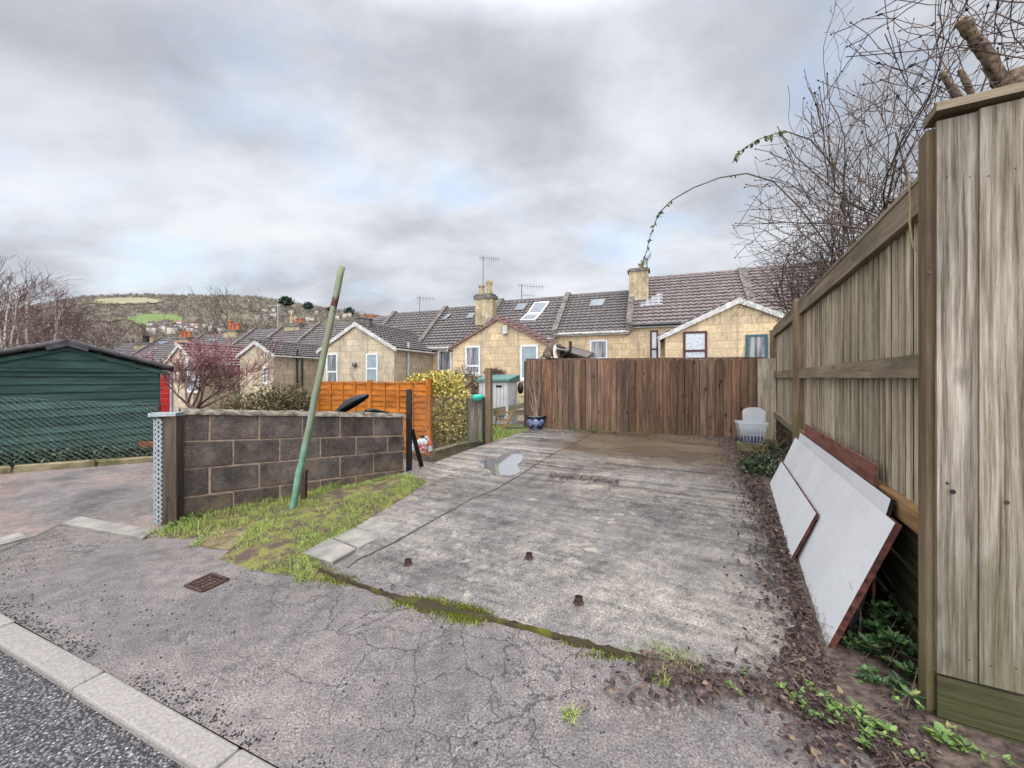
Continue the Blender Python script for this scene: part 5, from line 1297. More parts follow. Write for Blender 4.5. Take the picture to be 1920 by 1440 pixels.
m_.build('tub', M_clear, pbx)
m_ = MB(); 
for (x0, x1, y0, y1) in ((-.225, .225, -.185, -.165), (-.225, .225, .165, .185), (-.225, -.205, -.165, .165), (.205, .225, -.165, .165)): m_.obox(BX((x0+x1)/2, (y0+y1)/2, .335), XB, YB, ZV, x1-x0, y1-y0, .022)
m_.build('rim', M_clear, pbx)
m_ = MB(); 
def lidp(a, b_): 
    x = -.08+.34*a; z = .10+.46*b_; rx = (a-.5)*2
    if b_ > .85: z -= .06*abs(rx)**3
    return BX(x-.02, .12+.05*b_, z+.02)
m_.grid(lidp, 10, 10); lo_ = m_.build('lid', M_clear, pbx); lo_.modifiers.new('s', 'SOLIDIFY').thickness = .02
m_ = MB(); m_.obox(BX(0, -.01, .115), XB, YB, ZV, .335, .27, .19); m_.build('contents', plain('grey blue contents', (.09, .115, .20), (.03, .035, .06), 14, .5, .3), pbx)
# cut post sockets on the slab
for i, (px, py, lab) in enumerate([(765, 1058, 'rusty cut off pipe stub on the slab, the one by the joint near the flagstone'), (992, 1046, 'rusty cut off pipe stub on the slab, furthest from the pavement edge'), (1085, 1130, 'rusty cut off pipe stub on the slab standing in a dark wet stain')]):
    p = gs(px, py); t = thing('pipe_stub', lab, 'pipe', p, group='cut pipe stubs on the slab'); r_ = .026
    m_ = MB(); m_.lathe(p, [(r_*1.0, -.01), (r_, .0), (r_*.95, .026), (r_*1.06, .028), (r_*1.06, .038), (r_*.84, .038), (r_*.80, .008), (.001, .006)], 16); m_.build('pipe', M_rust, t)
    f = MB(); f.lathe(p, [(r_*1.5, .0), (r_*1.3, .006), (r_*1.05, .010)], 9); f.v = [(x+.006*mnoise.noise(Vector((x*80, y*80, i))), y, z) for x, y, z in f.v]; f.build('collar', M_rust, t)
# drain cover in the pavement
dq = [g0(*p) for p in ((348, 1099), (396, 1077), (428, 1088), (380, 1110))]
dc = thing('drain_cover', 'small rusty iron drain cover set in the tarmac pavement', 'drain cover', sum(dq, Vector())/4)
cn = sum(dq, Vector())/4; e1_, e2_ = (dq[1]-dq[0]), (dq[3]-dq[0]); W1, W2 = e1_.length, e2_.length; e1_.normalize(); e2_.normalize()
m_ = MB()
for a, b_ in ((0, 1), (1, 2), (2, 3), (3, 0)): m_.bar(dq[a]+ZV*.004, dq[b_]+ZV*.004, .022, .014)
m_.build('rim', M_rust, dc)
m_ = MB(); m_.add([cn+(p-cn)*.93+ZV*.004 for p in dq], [(0, 1, 2, 3)])
for i in range(5):
    for j in range(3): c_ = dq[0]+e1_*W1*(.16+.15*i)+e2_*W2*(.22+.28*j); m_.obox(c_+ZV*.007, e1_, e2_, ZV, W1*.10, W2*.18, .006)
m_.build('lid', M_rust, dc)
m_ = MB(); m_.obox(dq[0]+e1_*W1*.88+e2_*W2*.5+ZV*.008, e1_, e2_, ZV, W1*.05, W2*.6, .006); m_.build('lifting_slot', M_bud, dc)
# flag stones by the grass
fs_ = thing('flag_stone', 'pale worn stone slab sunk between the grass verge and the concrete', 'paving stone', g0(640, 1025))
m_ = MB()
for quad in ([(566, 1043), (618, 1015), (668, 1035), (622, 1061)], [(622, 1013), (655, 993), (714, 1012), (672, 1033)], [(660, 990), (742, 950), (800, 964), (718, 1009)]):
    P = [g0(*p)+ZV*-.03 for p in quad]; m_.prism(P, ZV*.068)
fo_ = m_.build('stone', M_stone_flag, fs_); fo_.modifiers.new('b', 'BEVEL').width = .01
m_ = MB(); P = [g0(*p) for p in ((366, 1022), (400, 995), (470, 988), (520, 1000), (470, 1032), (410, 1032))]; m_.prism([p-ZV*.03 for p in smooth_poly(P, 1)], ZV*.041)
tag(m_.build('flag_stone', plain('brown mossy stone', (.27, .20, .12), (.10, .085, .035), 12, .9, .2, .8, 40, detail=8)), 'brown moss stained flat stone at the foot of the block wall', 'paving stone')
# concrete crumb patch and loose grit
rg = random.Random(17); gr = MB()
def stone(m_, p, r_): m_.ell(p, (r_, r_*rg.uniform(.6, 1), r_*rg.uniform(.4, .7)), 6, 4, Matrix.Rotation(rg.uniform(0, 6), 3, 'Z'), .4, rg.uniform(0, 99))
for _ in range(1500):
    s = rg.uniform(0, 5.5); o_ = rg.uniform(.05, 1.7); p = kb1+kd*(s-1.2)-kn*o_; 
    if mnoise.noise(p*1.1+Vector((3, 1, 0))) < -.05: continue
    stone(gr, Vector((p.x, p.y, .003)), rg.choice((.0022, .003, .0035, .0045, .006)))
for _ in range(420):
    u, v = rg.uniform(-.1, 5.8), rg.uniform(-4.3, -.6); p = uv(u, v); stone(gr, Vector((p.x, p.y, slab_z(p.x, p.y)+.003)), rg.choice((.003, .004, .005, .007)))
for _ in range(1500):
    s = rg.uniform(0, 5.5); o_ = abs(rg.gauss(0, .05))+.004; p = kb1+kd*(s-1.2)-kn*o_
    if mnoise.noise(Vector((s*2.2, 3, 0))) < -.1: continue
    stone(gr, Vector((p.x, p.y, .002)), rg.choice((.0025, .0035, .0045, .006)))
kind(gr.build('grit', plain('dark grit', (.05, .045, .045), (.02, .018, .018), 60, .7, .3), uvs=False), 'stuff')
rb = MB()
for _ in range(420):
    p = g0(rg.gauss(1240, 52), rg.gauss(1330, 24)); stone(rb, Vector((p.x, p.y, .001)), rg.choice((.003, .004, .005, .007, .011)))
kind(rb.build('gravel', plain('crumbled concrete', (.27, .235, .20), (.14, .115, .10), 40, .9, .2, isl=.3), uvs=False), 'stuff')

# ---------------------------------------------------------------- the cat
ct = uv(6.62, -4.62); cz = 1.865+.085*(4.5/5.15)+.033
cat = thing('cat', 'tabby and white cat sitting on the brown fence with head turned up', 'cat', (ct.x, ct.y, cz))
CB = Vector((ct.x, ct.y, cz)); m_ = MB(); CX_ = -fd                                     # faces along the fence to the right
CXv = Vector((CX_.x, CX_.y, 0)).normalized(); CYv = Vector((-CXv.y, CXv.x, 0)); CR = Matrix((CXv, CYv, ZV)).transposed()
def cp3(x, y, z): return CB+(CXv*x+CYv*y+ZV*z)*1.08
def cell(x, y, z, r_, rot=0.0): m_.ell(cp3(x, y, z), r_, 16, 12, CR @ Matrix.Rotation(rot, 3, 'Y'))
cell(-.06, 0, .105, (.125, .095, .115)); cell(-.03, 0, .17, (.115, .085, .12), .5); cell(.03, 0, .24, (.105, .075, .095), .6); cell(.085, 0, .285, (.075, .066, .085), .4)
cell(.115, 0, .22, (.055, .06, .11)); cell(.135, 0, .345, (.058, .052, .05), -.5); cell(.165, 0, .365, (.036, .03, .026), -.7); cell(.08, .035, .13, (.04, .035, .10)); 
for s in (-1, 1):
    cell(-.02, s*.07, .07, (.10, .04, .075)); m_.tube([cp3(.10, s*.038, .22), cp3(.125, s*.038, .10), cp3(.13, s*.038, .02)], [.034, .026, .024], 10); cell(.15, s*.038, .016, (.034, .024, .018)); cell(.05, s*.07, .018, (.05, .026, .02))
    m_.tube([cp3(.105, s*.032, .375), cp3(.092, s*.042, .445)], [.026, .003], 8)
m_.tube([cp3(-.16, 0, .06), cp3(-.205, -.02, .02), cp3(-.22, -.05, -.08), cp3(-.215, -.055, -.16)], [.03, .026, .022, .014], 10)
def cat_mat():
    m, nt, b = newmat('tabby fur', .9, .15); o = objc(nt)
    rot_ = math.atan2(CXv.y, CXv.x); ol = mapping(nt, o, rot=(0, 0, -rot_))
    sz = nt.nodes.new('ShaderNodeSeparateXYZ'); nt.links.new(ol, sz.inputs[0])
    dn = noise(nt, o, 9, 3, .6)
    s = math_(nt, 'SINE', math_(nt, 'MULTIPLY', math_(nt, 'ADD', math_(nt, 'ADD', sz.outputs[0], math_(nt, 'MULTIPLY', sz.outputs[2], .45)), math_(nt, 'MULTIPLY', dn, .09)), 150.0))
    c = mixc(nt, ramp(nt, maprange(nt, s, -1, 1), [(.35, 0.0), (.65, 1.0)]), (.05, .038, .032), (.27, .205, .16))
    wf = math_(nt, 'ADD', math_(nt, 'ADD', math_(nt, 'MULTIPLY', sz.outputs[0], 1.0), math_(nt, 'MULTIPLY', sz.outputs[2], -.16)), math_(nt, 'MULTIPLY', dn, .05))
    wf = math_(nt, 'SUBTRACT', wf, math_(nt, 'MULTIPLY', math_(nt, 'MAXIMUM', math_(nt, 'SUBTRACT', sz.outputs[2], .32), 0.0), .9))
    c = mixc(nt, ramp(nt, wf, [(.096, 0.0), (.112, 1.0)]), c, (.78, .73, .66))
    setc(nt, b, c); bump(nt, b, noise(nt, o, 120, 3), .5, .004); return m
co = m_.build('fur_body', cat_mat(), cat, smooth=True, uvs=False)
rm = co.modifiers.new('remesh', 'REMESH'); rm.mode = 'VOXEL'; rm.voxel_size = .008; rm.use_smooth_shade = True
sm_ = co.modifiers.new('smooth', 'SMOOTH'); sm_.iterations = 5
e_ = MB()
for s in (-1, 1): e_.ell(cp3(.172, s*.030, .385), (.009, .009, .009), 8, 6)
e_.build('eyes', plain('cat eyes', (.10, .12, .03), (.02, .02, .01), 40, .1, .6), cat, smooth=True)
n_ = MB(); n_.ell(cp3(.197, 0, .385), (.009, .010, .007), 8, 6); n_.build('nose', plain('cat nose', (.40, .18, .15), (.3, .13, .11), 40, .5, .3), cat, smooth=True)

# ---------------------------------------------------------------- green shed and wire fence beside the lane
sA, sB = Vector((-8.88, 6.18, 0)), Vector((-7.34, 8.2, 0)); sdv = (sB-sA).normalized(); SL = (sB-sA).length; snv = Vector((-sdv.y, sdv.x, 0))
gsd = thing('green_shed', 'dark green weatherboarded shed with shallow corrugated roof', 'shed', (sA+sB)/2)
def SP(s, n, z): return sA+sdv*s+snv*n+ZV*z
sm_c = SL*.5; zea, zap = 1.69, 2.08; random.seed(6)
m_ = MB(); z = .08
while z < zap:
    zt_ = z+.155; cut = 0 if zt_ < zea else (zt_-zea)/(zap-zea)*sm_c
    if sm_c-cut > .1: m_.obox(SP(SL/2, 0, z+.075), sdv, snv, (ZV+snv*.17).normalized(), (SL-2*max(cut-.1, 0)), .014, .162, j=.0015)
    z += .145
m_.build('boards', M_wd_green, gsd)
m_ = MB(); m_.prism([SP(0, .02, 0), SP(SL, .02, 0), SP(SL, .02, zea), SP(SL/2, .02, zap), SP(0, .02, zea)], snv*3.2); m_.build('wall', M_wd_green, gsd)
m_ = MB(); m_.obox(SP(SL/2, -.03, zea-.055), sdv, snv, ZV, SL+.04, .03, .05); m_.build('trim', M_wd_green, gsd)
m_ = MB(); m_.obox(SP(SL+.012, .06, .88), sdv, snv, ZV, .03, .1, 1.64); m_.build('corner_trim', M_wd_green, gsd)
for s in (-1, 1):
    m_ = MB(); ov = .20; e0 = SP(SL/2, -.10, zap+.04); d0 = SP(SL/2+s*(SL/2+ov), -.10, zea-(zap-zea)*ov/(SL/2)+.03)-e0; L_ = d0.length; d0n = d0.normalized(); nn = d0n.cross(snv); nn = nn if nn.z > 0 else -nn
    def corr(a, b_): return e0+d0*a+snv*(3.4*b_)+nn*(.022*math.sin(b_*3.4/.095*math.pi)*1+.02)
    m_.grid(corr, 4, 150); 
    ro_ = m_.build('roof', M_zinc if s < 0 else M_shedroof, gsd, smooth=True)
    f_ = MB(); 
    # rounded edge flashing rolled over the gable end
    f_.tube([e0+d0*(k/12)+nn*(.03+.006*math.sin(k*2.1))-snv*.02 for k in range(13)], [.055]*13, 10); f_.build('edge_flashing', M_shedroof, ro_, smooth=True)
    for t in (.22, .45, .72, .93): n_m = MB(); n_m.ell(e0+d0*t+nn*.07-snv*.05, (.012, .012, .012), 6, 5); n_m.build('nail', M_galv, ro_)
    fb = MB(); fb.prism([SP(SL/2, -.06, zap-.02), SP(SL/2+s*(SL/2+.12), -.06, zea-.075), SP(SL/2+s*(SL/2+.12), -.06, zea-.14), SP(SL/2, -.06, zap-.09)], snv*.025); fb.build('bargeboard', M_wd_green, gsd)
m_ = MB(); e0 = SP(SL/2, -.17, zap+.05); m_.prism([e0+sdv*-.28-ZV*.05, e0+ZV*.06, e0+sdv*.28-ZV*.05, e0+sdv*.24-ZV*.15, e0-ZV*.06, e0-sdv*.24-ZV*.15], snv*.14); m_.build('ridge_cap', M_shedroof, gsd)
cA, cB = Vector((-9.4, 5.72, 0)), Vector((-6.40, 7.16, 0))
cf = thing('chain_link_fence', 'pale grey wire mesh fence sagging in front of the dark green shed', 'fence', cA.lerp(cB, .5))
m_ = MB(); chain(m_, cA, cB, .10, 1.40, .08, 1.02, .048, .0024, .05); m_.build('wire_mesh', M_wire, cf, uvs=False)
for q, zt in ((cA, 1.45), (cB, 1.05)):
    m_ = MB(); m_.tube([q, q+ZV*zt], .022, 8); m_.build('post', M_rust, cf)
edg = thing('edging_wall', 'low mossy concrete edging along the lane below the wire fence', 'wall', cA.lerp(cB, .5)-snv*.1)
m_ = MB(); random.seed(9); a_, b2_ = cA-snv*.16-sdv*.4, cB-snv*.16+sdv*.1; n = 4
for k in range(n): m_.obox(a_.lerp(b2_, (k+.5)/n)+ZV*(.045+random.uniform(-.01, .01)), (b2_-a_).normalized(), snv, ZV, (b2_-a_).length/n-.012, .12, .13, j=.012)
eo = m_.build('concrete_blocks', M_edging, edg); eo.modifiers.new('b', 'BEVEL').width = .02
m_ = MB(); rgi = random.Random(3)
for t in [i/26 for i in range(10, 27)]:
    c_ = cA.lerp(cB, t)+snv*.32; leafcloud(m_, c_+ZV*.12, (.2, .16, .16), 70, .07, .055, rgi, .2)
tag(m_.build('ivy', M_ivy, uvs=False), 'dark ivy creeping along the foot of the green shed', 'ivy')
m_ = MB(); q = at(283, 842, 7.35); m_.obox((q.x, q.y, .17), (.9, .35, 0), (-.35, .9, .3), (0, -.3, .95), .32, .04, .3, j=.02); tag(m_.build('clay_slab', plain('rust orange clay', (.42, .13, .06), (.22, .08, .04), 9, .9, .1, .6, 30)), 'rust orange broken clay slab leaning by the shed corner', 'slab')
# red shed glimpsed past the green one
rsd = thing('red_shed', 'bright red weatherboarded shed glimpsed past the green shed corner', 'shed', at(309, 775, 11.5))
m_ = MB(); q0, q1_ = at(280, 745, 11.5), at(320, 745, 11.7)
for k in range(12): m_.bar(Vector((q0.x, q0.y, .0+.16*k)), Vector((q1_.x, q1_.y, .0+.16*k)), .03, .155)
m_.v = [v_ if v_[2] < 1.64 else (v_[0], v_[1], 1.64) for v_ in m_.v]
m_.build('boards', M_wd_red, rsd); m_ = MB(); m_.bar(Vector((q1_.x+.03, q1_.y, -.3)), Vector((q1_.x+.03, q1_.y, 1.66)), .07, .05); m_.build('corner_trim', M_offw, rsd)
m_ = MB(); m_.prism([Vector((q0.x-.5, q0.y-.1, 1.66)), Vector((q1_.x+.1, q1_.y-.1, 1.66)), Vector((q1_.x+.1, q1_.y+1.5, 1.8)), Vector((q0.x-.5, q0.y+1.5, 1.8))], ZV*.05); m_.build('roof', M_shedroof, rsd)
# low garden wall seen over the block wall
m_ = MB(); random.seed(14)
for k in range(14):
    for j in range(5): a, b_ = at(296, 765, 10.9), at(560, 765, 11.6); L_ = (b_-a); L_.z = 0; d_ = L_.normalized(); m_.obox(Vector((a.x, a.y, -.42+.17*j+.08))+d_*((k+.5+.25*(j % 2))*L_.length/14), d_, (-d_.y, d_.x, 0), ZV, L_.length/14-.012, .1, .155, j=.006)
gwt = tag(m_.build('garden_wall', plain('dull red brick', (.20, .12, .095), (.09, .06, .05), 4, .95, .1, .5, 40, isl=.25)), 'low dull brick garden wall under the pink budding tree', 'wall')

# ---------------------------------------------------------------- trees
def grow(m_, p, d, L, r, depth, rg, kids, spread, wander=.18, up=.08, shrink=.68, tips=None, sides=5, segs=4, bare=.35, rmin=.0016, clip=None):
    pts = [Vector(p)]; d = Vector(d).normalized(); ds = [d]
    for k in range(segs):
        d = (d+rdir(rg)*wander+ZV*up).normalized(); q_ = pts[-1]+d*L/segs
        if clip is not None and not clip(q_):
            if len(pts) < 3: return
            break
        pts.append(q_); ds.append(d)
    segs = len(pts)-1
    rad = [max(rmin, r*(1-.62*i/segs)) for i in range(segs+1)]
    m_.tube(pts, rad, max(3, sides), False)
    if depth <= 0:
        if tips is not None: tips.append((pts[-1], ds[-1])); tips.append((pts[segs//2], ds[segs//2]))
        return
    n = kids[0] if len(kids) == 1 else kids[-depth] if depth <= len(kids) else kids[0]
    for c_ in range(n):
        t = bare+(1-bare)*(c_+rg.random())/n; i = min(segs-1, int(t*segs)); f = t*segs-i
        q = pts[i].lerp(pts[i+1], f); dd = ds[i]
        ax = dd.cross(rdir(rg)); ax = ax.normalized() if ax.length > 1e-4 else dd.orthogonal()
        cd = (Matrix.Rotation(rg.uniform(.6, 1.25)*spread, 3, ax) @ dd)
        grow(m_, q, cd, L*shrink*rg.uniform(.7, 1.15), max(rmin, rad[i]*.62), depth-1, rg, kids, spread, wander, up, shrink, tips, sides-1, max(3, segs), .2, rmin, clip)
# thicket behind the tall fence: three shrubs
def clip(q):
    u, v = touv(q)
    if u < .15: return False
    if v < .18 and q.z < 2.62: return False
    if v < -.75: return False
    py = 708-740*(q.z-1.5)/q.y if q.y > .3 else 0
    return q.y < .5 or 960+740*q.x/q.y > 1385+max(0, 420-py)*.42+90*mnoise.noise(q*1.3)
def shrub(label, stems, seed, kids, base, scale=1.0, buds=.6, bs=.012):
    rg = random.Random(seed); t = thing('bare_shrub', label, 'shrub', base); tr = MB(); tips = []
    for (u, v, z, d, L, r) in stems:
        grow(tr, uv(u, v, z), d, L, r, len(kids), rg, kids, .78, .30, .03, .62, tips, 6, 6, .22, .0028, clip)
    tr.build('branches', M_twig, t, uvs=False)
    b_ = MB()
    for p, d in tips:
        if rg.random() < buds:
            s = bs*rg.uniform(.6, 1.2); x = d.orthogonal().normalized()*s*.5; y = d.cross(x)
            b_.add([p-d*s*.3, p+x+d*s*.5, p+y+d*s*.5, p-x+d*s*.5, p-y+d*s*.5, p+d*s*1.3], [(0, 2, 1), (0, 3, 2), (0, 4, 3), (0, 1, 4), (5, 1, 2), (5, 2, 3), (5, 3, 4), (5, 4, 1)])
    b_.build('buds', M_bud, t, uvs=False)
rg = random.Random(77)
def stemset(us, vs, n, L, lean, r, zb=.3):
    out = []
    for k in range(n):
        u, v = rg.uniform(*us), rg.uniform(*vs); d = (U*rg.uniform(-lean, lean)+V*rg.uniform(-lean*.9, lean*.6)+ZV).normalized(); out.append((u, v, zb, d, L*rg.uniform(.75, 1.1), r*rg.uniform(.7, 1.1)))
    return out
shrub('tall twiggy shrub with dark bud clusters above the corner of the tall fence', stemset((.9, 2.2), (.5, 1.3), 9, 3.0, .5, .024), 1, (4, 5, 5), uv(1.4, .8), buds=.8, bs=.016)
shrub('dense bare shrub with thin upright twigs spilling over the middle of the tall fence', stemset((2.3, 4.2), (.45, 1.5), 11, 2.9, .6, .034, .9)+stemset((2.3, 4.2), (.6, 1.4), 7, 1.7, .9, .024, 1.8), 2, (4, 5, 5), uv(3.2, .8), buds=.45, bs=.014)
shrub('dense bare shrub at the far end of the tall fence, before the stone houses', stemset((4.2, 7.0), (.3, 1.6), 13, 2.9, .65, .036, .7)+stemset((4.4, 7.0), (.5, 1.5), 9, 1.7, 1.0, .026, 1.5), 3, (5, 5, 5), uv(5.4, .8), buds=.4, bs=.016)
# long arching rose cane with a few leaves
ro = thing('climbing_rose', 'long arching rose cane with a few green leaves reaching out over the chimney', 'climber', uv(4.6, .4))
cane = [at(1560, 470, 6.6), at(1500, 390, 6.7), at(1450, 340, 6.8), at(1400, 325, 6.9), at(1350, 333, 7.0), at(1300, 352, 7.1), at(1260, 375, 7.2), at(1235, 400, 7.25), at(1220, 440, 7.3), at(1210, 480, 7.3), at(1203, 500, 7.3)]
cane2 = [at(1580, 330, 5.6), at(1520, 262, 5.6), at(1470, 245, 5.6), at(1420, 262, 5.6), at(1385, 285, 5.6), at(1375, 300, 5.6)]
m_ = MB(); m_.tube([uv(4.6, .5, .6), at(1585, 600, 6.3)]+cane, [.013]*6+[.011]*4+[.008]*3, 5); m_.tube([uv(4.2, .5, .6), at(1610, 500, 5.8)]+cane2, [.010]*4+[.007]*4, 5)
m_.build('cane', plain('green brown cane', (.13, .12, .07), (.06, .05, .035), 5, .7, .3), ro)
m_ = MB(); rg = random.Random(41)
def danglers(P, n, L, seed):
    for _ in range(n):
        i = rg.randrange(len(P)-1); p = P[i].lerp(P[i+1], rg.random()); leaf(m_, p, (rdir(rg)*.7-ZV*.7), rdir(rg), L*rg.uniform(.5, 1.0), L*.38, .15)
danglers(cane[6:], 46, .11, 1); danglers(cane2[2:], 34, .11, 2); danglers(cane[2:6], 3, .08, 3)
m_.build('leaves', leafmat('rose leaves', [(0, (.04, .065, .025)), (.6, (.09, .14, .045)), (1, (.20, .21, .06))]), ro, uvs=False)
# dangling dry stem over the near post
m_ = MB(); m_.tube([at(1703, 330, 1.95), at(1708, 380, 1.93), at(1706, 420, 1.91), at(1712, 460, 1.88), at(1728, 495, 1.82), at(1745, 512, 1.72)], [.004, .0045, .005, .004, .003, .002], 5)
tag(m_.build('bramble', M_dry), 'thin dry bramble stem hanging over the tall fence by its post', 'bramble')
# sawn trunks behind the corner boards
def log(label, pts, rads, cut=True):
    t = thing('sawn_trunk', label, 'tree trunk', pts[0]); m_ = MB(); n = 12; P = [Vector(p) for p in pts]
    Q = []; Rr = []
    for i in range(len(P)-1):
        for k in range(6): Q.append(P[i].lerp(P[i+1], k/6)); Rr.append((rads[i]+(rads[i+1]-rads[i])*k/6)*(1+.10*mnoise.noise(Vector((i*6+k, 0, rads[0]*100)))))
    Q.append(P[-1]); Rr.append(rads[-1]); m_.tube(Q, Rr, n, True)
    m_.v = [tuple(Vector(v_)+Vector((mnoise.noise(Vector(v_)*30), mnoise.noise(Vector(v_)*30+Vector((5, 0, 0))), 0))*.012) for v_ in m_.v]
    m_.build('bark', M_sawn, t, smooth=True)
    d = (Q[-1]-Q[-2]).normalized(); c_ = MB(); c_.tube([Q[-1]+d*.001, Q[-1]+d*.005], Rr[-1]*.93, 12); c_.build('cut_end', plain('pale cut wood'+str(len(MATS)), (.40, .24, .13), (.25, .14, .08), 20, .85, .2), t)
log('thick sawn off trunk with flaking bark rising highest above the corner boards', [uv(.75, .75, 0), at(1935, 330, 2.35), at(1880, 160, 2.35), at(1848, 100, 2.32), at(1802, 38, 2.3)], [.07, .05, .038, .033, .030])
log('broad short sawn stump beside the thick trunk at the picture edge', [uv(.55, .85, 0), at(1915, 260, 2.35), at(1905, 135, 2.35)], [.075, .065, .052])
log('slim bare sawn branch leaning behind the corner boards, lower of the slim two', [uv(1.0, .8, 0), at(1850, 260, 2.6), at(1765, 137, 2.6)], [.04, .028, .018])
log('slim pale sawn branch standing between the lower branch and the thick trunk', [uv(.95, .9, 0), at(1850, 240, 2.5), at(1800, 132, 2.5)], [.04, .024, .017])
# pink budding tree
pk = thing('budding_tree', 'small spreading bare tree with pinkish red buds over the block wall', 'tree', at(372, 800, 10.2))
m_ = MB(); rg = random.Random(15); tips = []; b0 = at(378, 792, 10.2)
m_.tube([b0-ZV*.5, b0, at(366, 770, 10.2), at(352, 758, 10.2)], [.07, .06, .055, .05], 8)
for (px, py, L, r) in ((352, 758, 1.05, .038), (366, 768, 1.15, .036), (358, 762, .9, .03), (378, 780, 1.25, .04), (385, 782, 1.1, .034), (372, 770, 1.0, .03)):
    pass
limbs = [(at(352, 758, 10.2), (-.75, 0, .55), .95), (at(352, 758, 10.2), (-.25, .3, .9), 1.05), (at(352, 758, 10.2), (.5, -.2, .9), 1.1), (at(366, 770, 10.2), (.9, .1, .62), 1.35), (at(366, 770, 10.2), (.75, -.25, .8), 1.3), (at(366, 770, 10.2), (1.0, .2, .42), 1.45), (at(360, 764, 10.2), (.15, .2, 1), 1.05)]
for p, d, L in limbs: grow(m_, p, d, L*.86, .030, 4, rg, (4, 5, 5, 4), .62, .22, .07, .62, tips, 6, 4, .30, .0040)
m_.build('branches', M_red_twig, pk, uvs=False); b_ = MB()
for p, d in tips:
    if p.z > 1.55 and rg.random() < .9 or rg.random() < .2: s = .032; leaf(b_, p, d, rdir(rg), s*rg.uniform(.8, 1.6), s*.8, .2)
b_.build('buds', M_pink_bud, pk, uvs=False)
# birches and bare trees beyond the shed
def bare_tree(label, px, Y, base_z, top_py, seed, barkm, twigm, kids, spread, r0, group, nm='bare_tree', stems=1, up=.10, rmin=.012, shrink=.66, lean=.1):
    rg = random.Random(seed); b0 = Vector(((px-CX)/F*Y, Y, base_z)); zt = H-(top_py-HZ)/F*Y; Ht = zt-base_z
    t = thing(nm, label, 'tree', b0, group=group); tr = MB(); cr_ = MB()
    for s in range(stems):
        d = Vector((rg.uniform(-lean, lean), rg.uniform(-lean, lean), 1)).normalized(); pts = [b0+Vector((rg.uniform(-.1, .1)*stems, 0, 0))]
        dd = d
        for k in range(8): dd = (dd+rdir(rg)*.07+ZV*.05).normalized(); pts.append(pts[-1]+dd*Ht*.92/8)
        rad = [r0*(1-.88*i/8) for i in range(9)]; tr.tube(pts, rad, 7, False)
        nb = 15 if stems == 1 else 10
        for k in range(nb):
            tt = .25+.73*(k+rg.random())/nb; i = min(7, int(tt*8)); q = pts[i].lerp(pts[i+1], tt*8-i); a = rg.uniform(0, 6.28)
            cd = Vector((math.cos(a), math.sin(a), rg.uniform(.5, 1.3))); grow(cr_, q, cd, Ht*.34*(1.15-tt*.75)*rg.uniform(.8, 1.2), rad[i]*.45, len(kids), rg, kids, spread, .2, up, shrink, None, 4, 3, .2, rmin)
    tr.build('trunk', barkm, t); cr_.build('crown', twigm, t, uvs=False)
G1 = 'bare trees behind the green shed'
bl_ = ['pale stemmed birch at the picture edge above the shed roof', 'pale stemmed birch with several white trunks above the shed roof', 'pale stemmed birch leaning toward the shed ridge']
for i, (px, tp_, sd_) in enumerate(((8, 505, 1), (52, 520, 2), (88, 548, 3))): bare_tree(bl_[i], px, 30+3*i, -.9, tp_, 100+sd_, M_birch, M_brown_twig, (4, 4), .6, .13, 'birches behind the green shed', 'birch_tree', 3, .06, .010)
for i, (px, Y, tp_, lab) in enumerate(((-40, 40, 520, 'tall brown bare tree at the picture edge behind the birches'), (25, 44, 530, 'brown bare tree between the first two birches'), (70, 42, 545, 'purple brown bare tree behind the middle birch'), (112, 50, 570, 'purple brown bare tree just past the birches'), (150, 55, 590, 'low purple brown bare tree above the shed ridge'), (205, 62, 600, 'low brown bare tree above the shed roof slope'), (245, 66, 604, 'spreading brown bare tree below the green field'))):
    bare_tree(lab, px, Y, -2.0, tp_, 200+i, M_tree_far, M_brown_twig, (5, 5), .7, .16, G1, up=.08, rmin=.017)
for i, (px, Y, tp_, lab) in enumerate(((420, 62, 543, 'tallest spreading bare tree behind the roofs, against the hill'), (395, 66, 566, 'bare tree on the near flank of the tallest tree behind the roofs'), (325, 60, 590, 'thin bare tree below the green field'), (466, 70, 575, 'bare tree between the tallest tree and the aerial mast'), (503, 75, 585, 'low bare tree behind the aerial mast'), (560, 80, 588, 'low bare tree behind the broad chimney'), (300, 70, 606, 'small dark bare tree past the chimney with dark cowl'))):
    bare_tree(lab, px, Y, -3.0, tp_, 300+i, M_tree_far, M_tree_far, (5, 4), .7, .17 if i else .28, 'bare trees behind the roofs', up=.06, rmin=.016)

# ---------------------------------------------------------------- grass, weeds, litter
rg = random.Random(55); gm_ = MB(); n = 0
x0, x1 = min(p.x for p in vp), max(p.x for p in vp); y0, y1 = min(p.y for p in vp), max(p.y for p in vp)
while n < 13000:
    x, y = rg.uniform(x0, x1), rg.uniform(y0, y1)
    if not inpoly(x, y, vp): continue
    k = mnoise.noise(Vector((x*2.6, y*2.6, 8)))+.35*mnoise.noise(Vector((x*8, y*8, 2)))
    if k < -.30 or rg.random() > .62+k: continue
    d = edge_dist(x, y, vp); z = vz(x, y)+.03*min(1, d/.2)
    blade(gm_, Vector((x, y, z)), rg.uniform(.018, .062)*(1+.5*k), .0045, rg.uniform(.02, .07), rg); n += 1
xs_ = [p.x for p in vp2]; ys_ = [p.y for p in vp2]; n = 0
while n < 3200:
    x, y = rg.uniform(min(xs_), max(xs_)), rg.uniform(min(ys_), max(ys_))
    if not inpoly(x, y, vp2) or mnoise.noise(Vector((x*3, y*3, 4))) < -.1: continue
    blade(gm_, Vector((x, y, .012)), rg.uniform(.025, .09), .005, rg.uniform(.02, .07), rg); n += 1
strip2 = [g0(*p) for p in ((545, 955), (590, 932), (655, 905), (690, 903), (640, 915), (590, 945))]
